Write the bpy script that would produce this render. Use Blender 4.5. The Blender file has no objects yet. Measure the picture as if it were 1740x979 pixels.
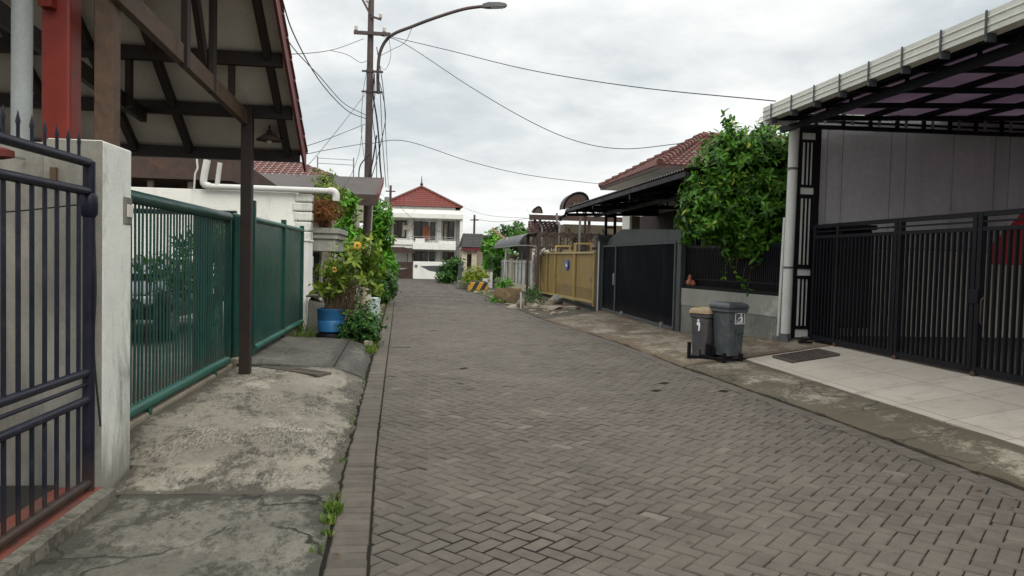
import bpy, bmesh, math, random
from mathutils import Vector, Matrix, noise as mnoise
R = math.radians
random.seed(7)
scene = bpy.context.scene
col = scene.collection

# ------------------------------------------------------------------ camera
F, CX, CY, EYE = 1280.0, 870.0, 489.5, 1.65
yaw, pit, rol = R(7.18), R(2.2), R(1.4)
fw = Vector((math.sin(yaw)*math.cos(pit), math.cos(yaw)*math.cos(pit), -math.sin(pit)))
r0 = Vector((math.cos(yaw), -math.sin(yaw), 0)); u0 = r0.cross(fw)
rt = r0*math.cos(rol) + u0*math.sin(rol); up = -r0*math.sin(rol) + u0*math.cos(rol)
cam_d = bpy.data.cameras.new('camera'); cam = bpy.data.objects.new('camera', cam_d); col.objects.link(cam)
m = Matrix((rt, up, -fw)).transposed().to_4x4(); m.translation = Vector((0, 0, EYE))
cam.matrix_world = m
cam_d.sensor_width = 36; cam_d.lens = 36*F/1740; cam_d.clip_start = .05; cam_d.clip_end = 3000
scene.camera = cam

def _ray(px, py): return fw*F + rt*(px-CX) + up*(CY-py)
def at(px, py, Y):
    d = _ray(px, py); return Vector((0, 0, EYE)) + d*(Y/d.y)

# ------------------------------------------------------------------ materials
def _new(name):
    mt = bpy.data.materials.new(name); mt.use_nodes = True
    nt = mt.node_tree; nt.nodes.clear()
    return mt, nt
def nd(nt, t, **kw):
    n = nt.nodes.new(t)
    for k, v in kw.items(): setattr(n, k, v)
    return n
def c4(c): return (c[0], c[1], c[2], 1)
def ramp(nt, src, stops, interp='LINEAR'):
    r = nd(nt, 'ShaderNodeValToRGB'); r.color_ramp.interpolation = interp
    el = r.color_ramp.elements
    while len(el) < len(stops): el.new(.5)
    for e, (p, c) in zip(el, stops):
        e.position = p; e.color = c4(c) if hasattr(c, '__len__') else (c, c, c, 1)
    nt.links.new(src, r.inputs[0]); return r.outputs[0]
def noise(nt, vec, scale, detail=6, rough=.6, dist=0.0):
    n = nd(nt, 'ShaderNodeTexNoise'); n.inputs['Scale'].default_value = scale
    n.inputs['Detail'].default_value = detail; n.inputs['Roughness'].default_value = rough
    n.inputs['Distortion'].default_value = dist
    nt.links.new(vec, n.inputs['Vector']); return n.outputs['Fac']
def mapping(nt, vec, scale=(1, 1, 1), rot=(0, 0, 0), loc=(0, 0, 0)):
    mp = nd(nt, 'ShaderNodeMapping')
    mp.inputs['Scale'].default_value = scale; mp.inputs['Rotation'].default_value = rot; mp.inputs['Location'].default_value = loc
    nt.links.new(vec, mp.inputs['Vector']); return mp.outputs[0]
def mix(nt, fac, a, b, mode='MIX'):
    mx = nd(nt, 'ShaderNodeMix', data_type='RGBA', blend_type=mode)
    for inp, v in ((mx.inputs[0], fac), (mx.inputs[6], a), (mx.inputs[7], b)):
        if hasattr(v, 'is_output'): nt.links.new(v, inp)
        elif hasattr(v, '__len__'): inp.default_value = c4(v)
        else: inp.default_value = v
    return mx.outputs[2]
def math_n(nt, op, a, b=0.0):
    n = nd(nt, 'ShaderNodeMath', operation=op)
    for i, v in enumerate((a, b)):
        if hasattr(v, 'is_output'): nt.links.new(v, n.inputs[i])
        else: n.inputs[i].default_value = v
    return n.outputs[0]
def finish(mt, nt, color, rough=.7, metal=0.0, bump=None, bump_d=.01, spec=.4):
    b = nd(nt, 'ShaderNodeBsdfPrincipled'); o = nd(nt, 'ShaderNodeOutputMaterial')
    if hasattr(color, 'is_output'): nt.links.new(color, b.inputs['Base Color'])
    else: b.inputs['Base Color'].default_value = c4(color)
    if hasattr(rough, 'is_output'): nt.links.new(rough, b.inputs['Roughness'])
    else: b.inputs['Roughness'].default_value = rough
    b.inputs['Metallic'].default_value = metal; b.inputs['Specular IOR Level'].default_value = spec
    if bump is not None:
        bp = nd(nt, 'ShaderNodeBump'); bp.inputs['Distance'].default_value = bump_d; bp.inputs['Strength'].default_value = .8
        nt.links.new(bump, bp.inputs['Height']); nt.links.new(bp.outputs[0], b.inputs['Normal'])
    nt.links.new(b.outputs[0], o.inputs[0]); return b
def objco(nt): return nd(nt, 'ShaderNodeTexCoord').outputs['Object']
def zgrad(nt, vec, z0, z1):
    s = nd(nt, 'ShaderNodeSeparateXYZ'); nt.links.new(vec, s.inputs[0])
    mr = nd(nt, 'ShaderNodeMapRange'); mr.inputs[1].default_value = z0; mr.inputs[2].default_value = z1
    nt.links.new(s.outputs[2], mr.inputs[0]); return mr.outputs[0]

def plain(name, c, rough=.6, var=.25, scale=3.0, metal=0.0, dirt=None, dirt_amt=.5, dscale=1.5, streak=1.0, bump=.0, bscale=40, spec=.4, foot=None):
    """painted / cast surface with tone variation, grime patches and fine grain"""
    mt, nt = _new(name); v = objco(nt)
    n1 = noise(nt, v, scale, 8, .65)
    lo = [x*(1-var) for x in c]; hi = [min(1, x*(1+var)) for x in c]
    cc = ramp(nt, n1, [(.3, lo), (.7, hi)])
    n3 = noise(nt, v, scale*25, 3, .7)
    cc = mix(nt, .35, cc, ramp(nt, n3, [(.3, .55), (.7, 1.0)]), 'MULTIPLY') if var > .05 else cc
    if dirt is not None:
        vs = mapping(nt, v, (1, 1, 1/streak)); n2 = noise(nt, vs, dscale, 10, .72, .4)
        f = ramp(nt, n2, [(.62-.25*dirt_amt, 0.0), (.72-.1*dirt_amt, 1.0)])
        cc = mix(nt, math_n(nt, 'MULTIPLY', f, .85), cc, dirt)
    if foot is not None:
        zf = math_n(nt, 'ADD', zgrad(nt, v, foot[0], foot[1]), math_n(nt, 'MULTIPLY', math_n(nt, 'SUBTRACT', noise(nt, mapping(nt, v, (3, 3, .8)), 2.0, 8, .7), .5), 1.5))
        cc = mix(nt, ramp(nt, zf, [(.15, .85), (.75, 0.0)]), cc, foot[2])
    bm = noise(nt, v, bscale, 6, .7) if bump else None
    rr = ramp(nt, n1, [(.3, max(0.05, rough-.1)), (.7, min(1, rough+.1))])
    finish(mt, nt, cc, rr, metal, bm, bump, spec); return mt

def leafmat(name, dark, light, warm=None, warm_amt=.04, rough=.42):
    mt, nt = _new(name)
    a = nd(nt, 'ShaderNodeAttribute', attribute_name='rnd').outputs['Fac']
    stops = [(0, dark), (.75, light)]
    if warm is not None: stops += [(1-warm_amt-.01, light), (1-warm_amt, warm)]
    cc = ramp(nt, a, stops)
    b = nd(nt, 'ShaderNodeBsdfPrincipled'); nt.links.new(cc, b.inputs['Base Color'])
    b.inputs['Roughness'].default_value = rough; b.inputs['Specular IOR Level'].default_value = .22
    t = nd(nt, 'ShaderNodeBsdfTranslucent'); nt.links.new(mix(nt, 1.0, cc, (1.0, 1.0, .5), 'MULTIPLY'), t.inputs[0])
    ms = nd(nt, 'ShaderNodeMixShader'); ms.inputs[0].default_value = .3
    nt.links.new(b.outputs[0], ms.inputs[1]); nt.links.new(t.outputs[0], ms.inputs[2])
    o = nd(nt, 'ShaderNodeOutputMaterial'); nt.links.new(ms.outputs[0], o.inputs[0]); return mt

def concrete(name, base, light, moss, amt=.5, cracks=0.0, stretch=(1, 1, 1), seed=0.0, rot=0, brush=0.0):
    mt, nt = _new(name); v = mapping(nt, objco(nt), (1, 1, 1), (0, 0, 0), (seed, seed*1.7, 0))
    big = noise(nt, v, .9, 8, .6); fine = noise(nt, v, 22, 8, .75); grit = noise(nt, v, 140, 3, .8)
    cc = ramp(nt, big, [(.32, base), (.66, light)])
    cc = mix(nt, .6, cc, ramp(nt, fine, [(.3, .6), (.7, 1.15)]), 'MULTIPLY')
    cc = mix(nt, .45, cc, ramp(nt, grit, [(.3, .5), (.65, 1.1)]), 'MULTIPLY')
    vs = mapping(nt, v, stretch, (0, 0, rot)); mo = noise(nt, vs, 1.3, 12, .74, .6); mo2 = noise(nt, vs, 9, 8, .8, .2)
    ms = math_n(nt, 'ADD', mo, math_n(nt, 'MULTIPLY', math_n(nt, 'SUBTRACT', mo2, .5), .75))
    ms = math_n(nt, 'ADD', ms, math_n(nt, 'MULTIPLY', math_n(nt, 'SUBTRACT', noise(nt, vs, 38, 5, .8), .5), .35))
    gr = nd(nt, 'ShaderNodeAttribute', attribute_name='grime').outputs['Fac']; ms = math_n(nt, 'ADD', ms, math_n(nt, 'MULTIPLY', gr, .26))
    cc = mix(nt, ramp(nt, noise(nt, mapping(nt, v, (1, 1, 1), (0, 0, 0), (9, 5, 0)), 1.1, 12, .75, .3), [(.56, 0.0), (.62, .55)]), cc, [min(1, x*1.25) for x in light])
    f = ramp(nt, ms, [(.665-.25*amt, 0.0), (.785-.25*amt, .82)])
    cc = mix(nt, f, cc, moss)
    h = math_n(nt, 'ADD', math_n(nt, 'MULTIPLY', fine, .6), math_n(nt, 'MULTIPLY', grit, .4))
    if brush:
        bs = noise(nt, mapping(nt, v, (60, 11, 1), (0, 0, .22)), 1.0, 5, .7, .5); where = ramp(nt, noise(nt, mapping(nt, v, (1, 1, 1), (0, 0, 0), (3, 3, 0)), 1.4, 5), [(.42, 0.0), (.6, brush)])
        cc = mix(nt, where, cc, mix(nt, 1.0, cc, ramp(nt, bs, [(.36, .25), (.58, 1.2)]), 'MULTIPLY')); h = math_n(nt, 'ADD', h, math_n(nt, 'MULTIPLY', bs, .8))
    if cracks:
        wv = nd(nt, 'ShaderNodeVectorMath', operation='ADD'); nz = nd(nt, 'ShaderNodeTexNoise'); nz.inputs['Scale'].default_value = 2.2; nz.inputs['Detail'].default_value = 8
        nt.links.new(v, nz.inputs['Vector']); nt.links.new(v, wv.inputs[0])
        sc = nd(nt, 'ShaderNodeVectorMath', operation='SCALE'); sc.inputs['Scale'].default_value = .6; nt.links.new(nz.outputs['Color'], sc.inputs[0]); nt.links.new(sc.outputs[0], wv.inputs[1])
        vo = nd(nt, 'ShaderNodeTexVoronoi', feature='DISTANCE_TO_EDGE'); vo.inputs['Scale'].default_value = 1.15; nt.links.new(wv.outputs[0], vo.inputs['Vector'])
        ck = ramp(nt, vo.outputs['Distance'], [(.006, 1.0), (.02, 0.0)])
        ck = math_n(nt, 'MULTIPLY', ck, ramp(nt, noise(nt, v, .8, 2), [(.36, 0.0), (.5, cracks)]))
        cc = mix(nt, ck, cc, (.02, .019, .016)); h = math_n(nt, 'SUBTRACT', h, ck)
    finish(mt, nt, cc, .85, 0, h, .012, .25); return mt

M = {}
M['black'] = plain('black_paint', (.008, .008, .011), .5, .3, 2, spec=.16)
M['blacksheet'] = plain('black_sheet', (.004, .005, .008), .7, .25, 1.2, dirt=(.014, .014, .017), dirt_amt=.25, streak=4, spec=.03, bump=.015, bscale=1.3, foot=(-.1, .5, (.03, .026, .022)))
M['navy'] = plain('navy_paint', (.010, .011, .022), .45, .35, 6, dirt=(.03, .03, .035), dirt_amt=.3, dscale=6, spec=.22, foot=(-.05, .3, (.05, .028, .018)))
M['green'] = plain('green_paint', (.005, .055, .043), .38, .3, 3, dirt=(.02, .05, .04), dirt_amt=.45, dscale=5, foot=(-.1, .35, (.05, .05, .035)))
M['teal'] = plain('teal_paint', (.010, .092, .068), .4, .3, 4, dirt=(.02, .06, .05), dirt_amt=.35, dscale=4)
M['wood_dark'] = plain('dark_stained_wood', (.022, .014, .011), .6, .4, 2, bump=.004, bscale=30)
M['wood_brown'] = plain('weathered_brown_wood', (.095, .055, .032), .7, .45, 3, dirt=(.03, .02, .015), dirt_amt=.6, dscale=3, bump=.005)
M['red_steel'] = plain('red_primer_paint', (.20, .022, .012), .5, .25, 2, dirt=(.06, .02, .015), dirt_amt=.25, dscale=3)
M['grey_pipe'] = plain('grey_pipe_paint', (.25, .27, .27), .5, .2, 2, dirt=(.12, .13, .12), dirt_amt=.4, streak=5)
M['ceiling'] = plain('ceiling_board', (.56, .52, .46), .8, .12, 1.5, dirt=(.36, .32, .27), dirt_amt=.3, dscale=1.0)
M['maroon'] = plain('maroon_board', (.13, .022, .025), .6, .35, 5)
M['tile_red'] = plain('red_clay_tile', (.14, .05, .036), .75, .4, 6, dirt=(.06, .025, .02), dirt_amt=.5, dscale=2.5, bump=.006)
M['tile_brown'] = plain('brown_clay_tile', (.14, .058, .048), .75, .4, 6, dirt=(.06, .03, .027), dirt_amt=.45, dscale=2.5, bump=.006)
M['tile_orange'] = plain('bright_red_tile', (.15, .021, .012), .7, .3, 4, dirt=(.09, .025, .02), dirt_amt=.45, dscale=.8, bump=.006)
M['tile_grey'] = plain('grey_roof_tile', (.055, .053, .052), .8, .4, 5, dirt=(.03, .03, .03), dirt_amt=.5, bump=.006)
M['white'] = plain('white_plaster', (.80, .80, .76), .8, .06, 2, dirt=(.42, .42, .38), dirt_amt=.25, dscale=1.2, streak=4, bump=.003)
M['white_dirty'] = plain('grimy_white_plaster', (.66, .67, .62), .85, .12, 2, dirt=(.2, .2, .18), dirt_amt=.5, dscale=2.6, streak=2.5, bump=.004, foot=(0, .7, (.16, .15, .12)))
M['white_wall'] = plain('stained_white_wall', (.82, .82, .76), .85, .06, 1.2, dirt=(.45, .43, .38), dirt_amt=.35, dscale=.9, streak=3, bump=.003, foot=(0, .8, (.2, .18, .14)))
M['grey_wall'] = plain('grey_plaster_wall', (.24, .232, .2), .85, .28, 1.0, dirt=(.10, .093, .08), dirt_amt=.7, dscale=1.8, streak=4, bump=.004)
M['cream'] = plain('cream_plaster', (.58, .5, .38), .8, .12, 2, dirt=(.35, .3, .23), dirt_amt=.3, bump=.003)
M['beige'] = plain('beige_plaster', (.42, .36, .29), .85, .15, 2, dirt=(.22, .19, .15), dirt_amt=.4, bump=.003)
M['panel'] = plain('grey_wall_panel', (.60, .59, .61), .55, .12, .5, dirt=(.40, .385, .38), dirt_amt=.45, dscale=.9, streak=6)
M['pvc'] = plain('white_pvc_pipe', (.6, .6, .57), .45, .1, 2, dirt=(.35, .34, .3), dirt_amt=.35, dscale=2, streak=4)
M['pvc_grey'] = plain('grey_pvc_elbow', (.12, .12, .125), .5, .2, 3)
M['gutter'] = plain('cream_metal_gutter', (.62, .62, .55), .4, .1, 1.5, dirt=(.38, .37, .32), dirt_amt=.3, dscale=1.5)
M['steel'] = plain('galvanised_steel', (.35, .35, .36), .4, .2, 5, metal=.6, dirt=(.16, .14, .12), dirt_amt=.4)
M['steelpipe'] = plain('dull_grey_steel', (.22, .22, .225), .5, .25, 5, dirt=(.12, .09, .07), dirt_amt=.4)
M['pole'] = plain('brown_painted_pole', (.075, .052, .05), .55, .3, 2, dirt=(.04, .03, .03), dirt_amt=.4, streak=5)
M['rubber'] = plain('black_cable', (.012, .012, .013), .6, .2, 2)
M['ceramic'] = plain('white_ceramic', (.6, .57, .5), .3, .1, 3)
M['grey_plinth'] = plain('grey_painted_wall', (.07, .076, .083), .7, .2, 1.5, dirt=(.05, .055, .06), dirt_amt=.35, streak=4)
M['board_grey'] = plain('dark_grey_board', (.064, .069, .074), .6, .2, 1.5, dirt=(.04, .045, .05), dirt_amt=.4, streak=3)
M['conc_wall_hi'] = concrete('pale_rendered_concrete', (.27, .265, .235), (.38, .375, .335), (.14, .13, .11), .25, 0, (1, 1, .3), 3)
M['conc_wall_lo'] = concrete('dark_rendered_concrete', (.16, .158, .14), (.25, .247, .22), (.085, .08, .068), .4, 0, (1, 1, .4), 5)
M['yellow'] = plain('mustard_paint', (.29, .185, .035), .55, .2, 2, dirt=(.2, .13, .04), dirt_amt=.5, dscale=1.5, streak=3, bump=.02, bscale=1.5, foot=(-.1, .6, (.13, .09, .04)))
M['yellow_lt'] = plain('pale_yellow_paint', (.44, .32, .11), .5, .15, 2, dirt=(.3, .2, .07), dirt_amt=.3)
M['mustard_dk'] = plain('faded_mustard_mesh', (.22, .15, .05), .7, .3, 2)
M['blue_sign'] = plain('blue_enamel', (.01, .09, .42), .4, .15, 4)
M['white_mark'] = plain('white_print', (.8, .8, .8), .6, .02, 3)
M['bin_grey'] = plain('dark_grey_plastic', (.082, .094, .103), .5, .2, 3, dirt=(.15, .145, .135), dirt_amt=.4, dscale=5)
M['bin_brown'] = plain('taupe_grey_plastic', (.078, .074, .078), .5, .2, 3, dirt=(.14, .13, .12), dirt_amt=.4, dscale=5)
M['bin_dark'] = plain('charcoal_plastic', (.05, .055, .062), .5, .25, 3, dirt=(.09, .09, .09), dirt_amt=.25, dscale=4)
M['bin_tan'] = plain('tan_plastic', (.36, .27, .16), .55, .2, 3, dirt=(.2, .13, .07), dirt_amt=.4, dscale=4)
M['pot_blue'] = plain('blue_plastic_drum', (.025, .14, .33), .45, .25, 3, dirt=(.06, .12, .2), dirt_amt=.35, dscale=4)
M['pale_green'] = plain('pale_green_plastic', (.40, .48, .46), .5, .1, 3, dirt=(.25, .28, .26), dirt_amt=.35)
M['glass'] = plain('dark_window_glass', (.018, .016, .016), .12, .2, 1, spec=.6)
M['win_brown'] = plain('brown_window_frame', (.05, .025, .018), .5, .3, 3)
M['gate_brown'] = plain('dark_brown_gate', (.055, .033, .026), .5, .3, 3)
M['terracotta'] = plain('terracotta', (.32, .11, .055), .75, .2, 4, dirt=(.16, .07, .04), dirt_amt=.35)
M['roof_grey'] = plain('grey_asbestos_roof', (.085, .074, .068), .85, .25, 1.5, dirt=(.07, .06, .055), dirt_amt=.5, dscale=1.0, bump=.004)
M['roof_white'] = plain('white_metal_roof', (.7, .72, .72), .5, .08, 1.5, dirt=(.5, .5, .48), dirt_amt=.3)
M['rust_brown'] = plain('rusty_brown_steel', (.06, .036, .03), .7, .4, 5, dirt=(.1, .045, .025), dirt_amt=.4)
M['awning'] = plain('grey_awning_sheet', (.13, .13, .135), .8, .3, 3, dirt=(.06, .06, .06), dirt_amt=.5)
M['soil'] = concrete('bare_soil', (.07, .058, .045), (.13, .11, .085), (.03, .035, .018), .6, 0, seed=2)
M['rock'] = concrete('rough_rubble', (.20, .17, .13), (.34, .29, .22), (.08, .07, .05), .45, 0, seed=4)
M['stone_orange'] = concrete('stained_concrete_block', (.19, .135, .08), (.28, .2, .12), (.08, .07, .05), .7, 0, seed=8)
M['brick_red'] = plain('red_floor_tile', (.17, .045, .03), .7, .35, 6, dirt=(.08, .05, .04), dirt_amt=.55, dscale=3, bump=.004)
M['trunk'] = plain('bark', (.075, .055, .04), .9, .4, 6, bump=.01, bscale=25)
M['stalk'] = plain('dry_stalk', (.11, .08, .045), .9, .35, 6)
M['red_cloth'] = plain('red_cloth', (.36, .012, .012), .7, .2, 3)
M['dull_red'] = plain('dull_red_cloth', (.11, .02, .015), .8, .3, 6)
M['car'] = plain('black_car_paint', (.012, .014, .018), .18, .2, 2, spec=.6)
M['chrome'] = plain('chrome', (.5, .5, .52), .15, .05, 3, metal=1.0)
M['lamp_glass'] = plain('headlight_glass', (.55, .57, .6), .15, .05, 3, spec=.6)
M['dark_int'] = plain('dark_interior_wall', (.06, .045, .045), .9, .3, 1)
M['ledpanel'] = plain('grey_led_housing', (.09, .09, .095), .5, .2, 3)
M['led'] = plain('lamp_lens', (.62, .64, .62), .3, .05, 3)
M['lf_tree'] = leafmat('glossy_tree_leaf', (.012, .045, .004), (.09, .235, .018), (.30, .36, .06), .06, .42)
M['lf_cass'] = leafmat('cassava_leaf', (.028, .115, .008), (.13, .36, .026), (.34, .42, .07), .06)
M['lf_dark'] = leafmat('dark_shrub_leaf', (.012, .042, .009), (.07, .18, .032), (.13, .24, .05), .08)
M['lf_yel'] = leafmat('yellowing_leaf', (.045, .09, .012), (.22, .31, .04), (.42, .34, .06), .07)
M['lf_bush'] = leafmat('round_bush_leaf', (.028, .08, .014), (.08, .17, .03), (.3, .34, .05), .06)
M['lf_lime'] = leafmat('lime_bush_leaf', (.07, .13, .010), (.25, .34, .025), (.5, .5, .05), .18)
M['lf_dry'] = leafmat('dry_fern', (.12, .05, .022), (.36, .17, .06))
M['lf_litter'] = leafmat('dead_leaf', (.06, .035, .018), (.16, .10, .045))
M['lf_grass'] = leafmat('grass_blade', (.035, .085, .012), (.12, .21, .03), (.28, .27, .08), .08, .6)
M['petal'] = plain('yellow_petal', (.75, .36, .02), .6, .15, 4)
M['apron_near'] = concrete('cracked_concrete', (.108, .102, .084), (.205, .193, .158), (.036, .035, .028), .62, 1.0, (1.4, .75, 1), 1.3)
M['apron_mid'] = concrete('brushed_concrete', (.175, .16, .126), (.35, .325, .265), (.05, .044, .034), .56, 0, (1.5, .8, 1), 2.1, .3, brush=1.0)
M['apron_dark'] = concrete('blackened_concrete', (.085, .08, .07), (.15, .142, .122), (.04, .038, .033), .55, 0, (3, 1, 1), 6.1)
M['conc_strip'] = concrete('mossy_concrete', (.19, .166, .122), (.36, .32, .25), (.062, .052, .032), .95, .6, (.9, .55, 1), 9.2)
M['apron_rough'] = concrete('worn_cement', (.17, .145, .105), (.34, .30, .235), (.10, .066, .042), .85, 0, (1, .5, 1), 11.4)
M['kerb'] = concrete('kerb_concrete', (.12, .11, .09), (.21, .195, .16), (.05, .045, .035), .75, 0, seed=14)
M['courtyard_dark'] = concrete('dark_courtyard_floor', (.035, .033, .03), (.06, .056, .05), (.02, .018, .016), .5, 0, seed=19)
M['wall_low_lit'] = plain('street_lit_lower_wall', (.78, .74, .6), .7, .08, .8, dirt=(.6, .56, .45), dirt_amt=.3, dscale=.6, streak=3)  # lighter copy of the panel wall: street light painted into its lower part
M['grate'] = plain('rusty_drain_grate', (.10, .085, .072), .7, .35, 8)
M['courtyard'] = concrete('courtyard_cement', (.14, .13, .115), (.22, .205, .18), (.08, .075, .065), .4, 0, seed=17)

def paver_mat():
    mt, nt = _new('concrete_paver'); v = objco(nt)
    a = nd(nt, 'ShaderNodeAttribute', attribute_name='rnd').outputs['Fac']
    cc = ramp(nt, a, [(0, (.078, .066, .053)), (.35, (.104, .089, .073)), (.65, (.114, .098, .081)), (.93, (.128, .111, .092)), (1, (.155, .136, .113))])
    cc = mix(nt, .45, cc, ramp(nt, noise(nt, v, 90, 4, .8), [(.3, .5), (.7, 1.25)]), 'MULTIPLY')
    cc = mix(nt, .55, cc, ramp(nt, noise(nt, v, 11, 8, .7), [(.3, .6), (.7, 1.2)]), 'MULTIPLY')
    cc = mix(nt, .5, cc, ramp(nt, noise(nt, v, 2.6, 6, .65), [(.3, .62), (.7, 1.25)]), 'MULTIPLY')
    oil = noise(nt, mapping(nt, v, (1, .7, 1), (0, 0, 0), (7, 1, 0)), 1.9, 5, .6); cc = mix(nt, ramp(nt, oil, [(.64, 0.0), (.72, .6)]), cc, (.045, .04, .034))
    big = noise(nt, v, .55, 6, .62)
    cc = mix(nt, ramp(nt, big, [(.45, 0.0), (.66, .5)]), cc, (.132, .114, .095))
    cc = mix(nt, ramp(nt, noise(nt, mapping(nt, v, (1, .35, 1), (0, 0, 0), (4, 2, 0)), .9, 9, .7), [(.52, 0.0), (.72, .6)]), cc, (.066, .06, .05))
    bmp = math_n(nt, 'ADD', noise(nt, v, 60, 6, .75), math_n(nt, 'MULTIPLY', noise(nt, v, 220, 3, .7), .5))
    finish(mt, nt, cc, .78, 0, bmp, .006, .3); return mt
def joint_mat():
    mt, nt = _new('joint_sand'); v = objco(nt)
    s = nd(nt, 'ShaderNodeSeparateXYZ'); nt.links.new(v, s.inputs[0])
    n = noise(nt, v, .55, 6, .62); n2 = noise(nt, v, 6, 6, .7)
    t = math_n(nt, 'ADD', math_n(nt, 'MULTIPLY', math_n(nt, 'SUBTRACT', n, .5), .6), math_n(nt, 'MULTIPLY', math_n(nt, 'SUBTRACT', n2, .5), .35))
    t = math_n(nt, 'SUBTRACT', t, math_n(nt, 'MULTIPLY', math_n(nt, 'SUBTRACT', math_n(nt, 'ABSOLUTE', math_n(nt, 'SUBTRACT', s.outputs[0], 2.0)), .8), .16))
    cc = ramp(nt, math_n(nt, 'ADD', t, .5), [(.47, (.016, .014, .011)), (.70, (.07, .061, .05))])
    finish(mt, nt, cc, .95, 0, n2, .01, .1); return mt
M['paver'] = paver_mat(); M['joint'] = joint_mat()
def tile_mat():
    mt, nt = _new('pale_apron_tile'); v = mapping(nt, objco(nt), (1, 1, 1), (0, 0, 0), (.1, .15, 0))
    b = nd(nt, 'ShaderNodeTexBrick'); b.offset = 0; b.squash = 1
    b.inputs['Color1'].default_value = (.43, .38, .318, 1); b.inputs['Color2'].default_value = (.49, .436, .368, 1); b.inputs['Mortar'].default_value = (.15, .13, .105, 1)
    b.inputs['Scale'].default_value = 1; b.inputs['Mortar Size'].default_value = .005; b.inputs['Brick Width'].default_value = .78; b.inputs['Row Height'].default_value = .78; b.inputs['Bias'].default_value = 0
    nt.links.new(v, b.inputs['Vector'])
    cc = mix(nt, .5, b.outputs[0], ramp(nt, noise(nt, v, 1.6, 8, .65), [(.3, .72), (.7, 1.1)]), 'MULTIPLY')
    cc = mix(nt, ramp(nt, noise(nt, v, 2.6, 9, .7, .3), [(.54, 0.0), (.72, .75)]), cc, (.22, .175, .125))
    cc = mix(nt, .3, cc, ramp(nt, noise(nt, v, 120, 3, .8), [(.3, .6), (.7, 1.1)]), 'MULTIPLY')
    finish(mt, nt, cc, .6, 0, noise(nt, v, 40, 4), .002, .4); return mt
M['tile'] = tile_mat()
def poly_mat():
    mt, nt = _new('tinted_polycarbonate')
    d = nd(nt, 'ShaderNodeBsdfPrincipled'); d.inputs['Base Color'].default_value = (.05, .035, .05, 1); d.inputs['Roughness'].default_value = .4
    t = nd(nt, 'ShaderNodeBsdfTranslucent'); v = objco(nt)
    nt.links.new(ramp(nt, noise(nt, v, .6, 5), [(.3, (.18, .14, .18)), (.7, (.28, .235, .27))]), t.inputs[0])
    ms = nd(nt, 'ShaderNodeMixShader'); ms.inputs[0].default_value = .75
    nt.links.new(d.outputs[0], ms.inputs[1]); nt.links.new(t.outputs[0], ms.inputs[2])
    o = nd(nt, 'ShaderNodeOutputMaterial'); nt.links.new(ms.outputs[0], o.inputs[0]); return mt
M['poly'] = poly_mat()

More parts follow.
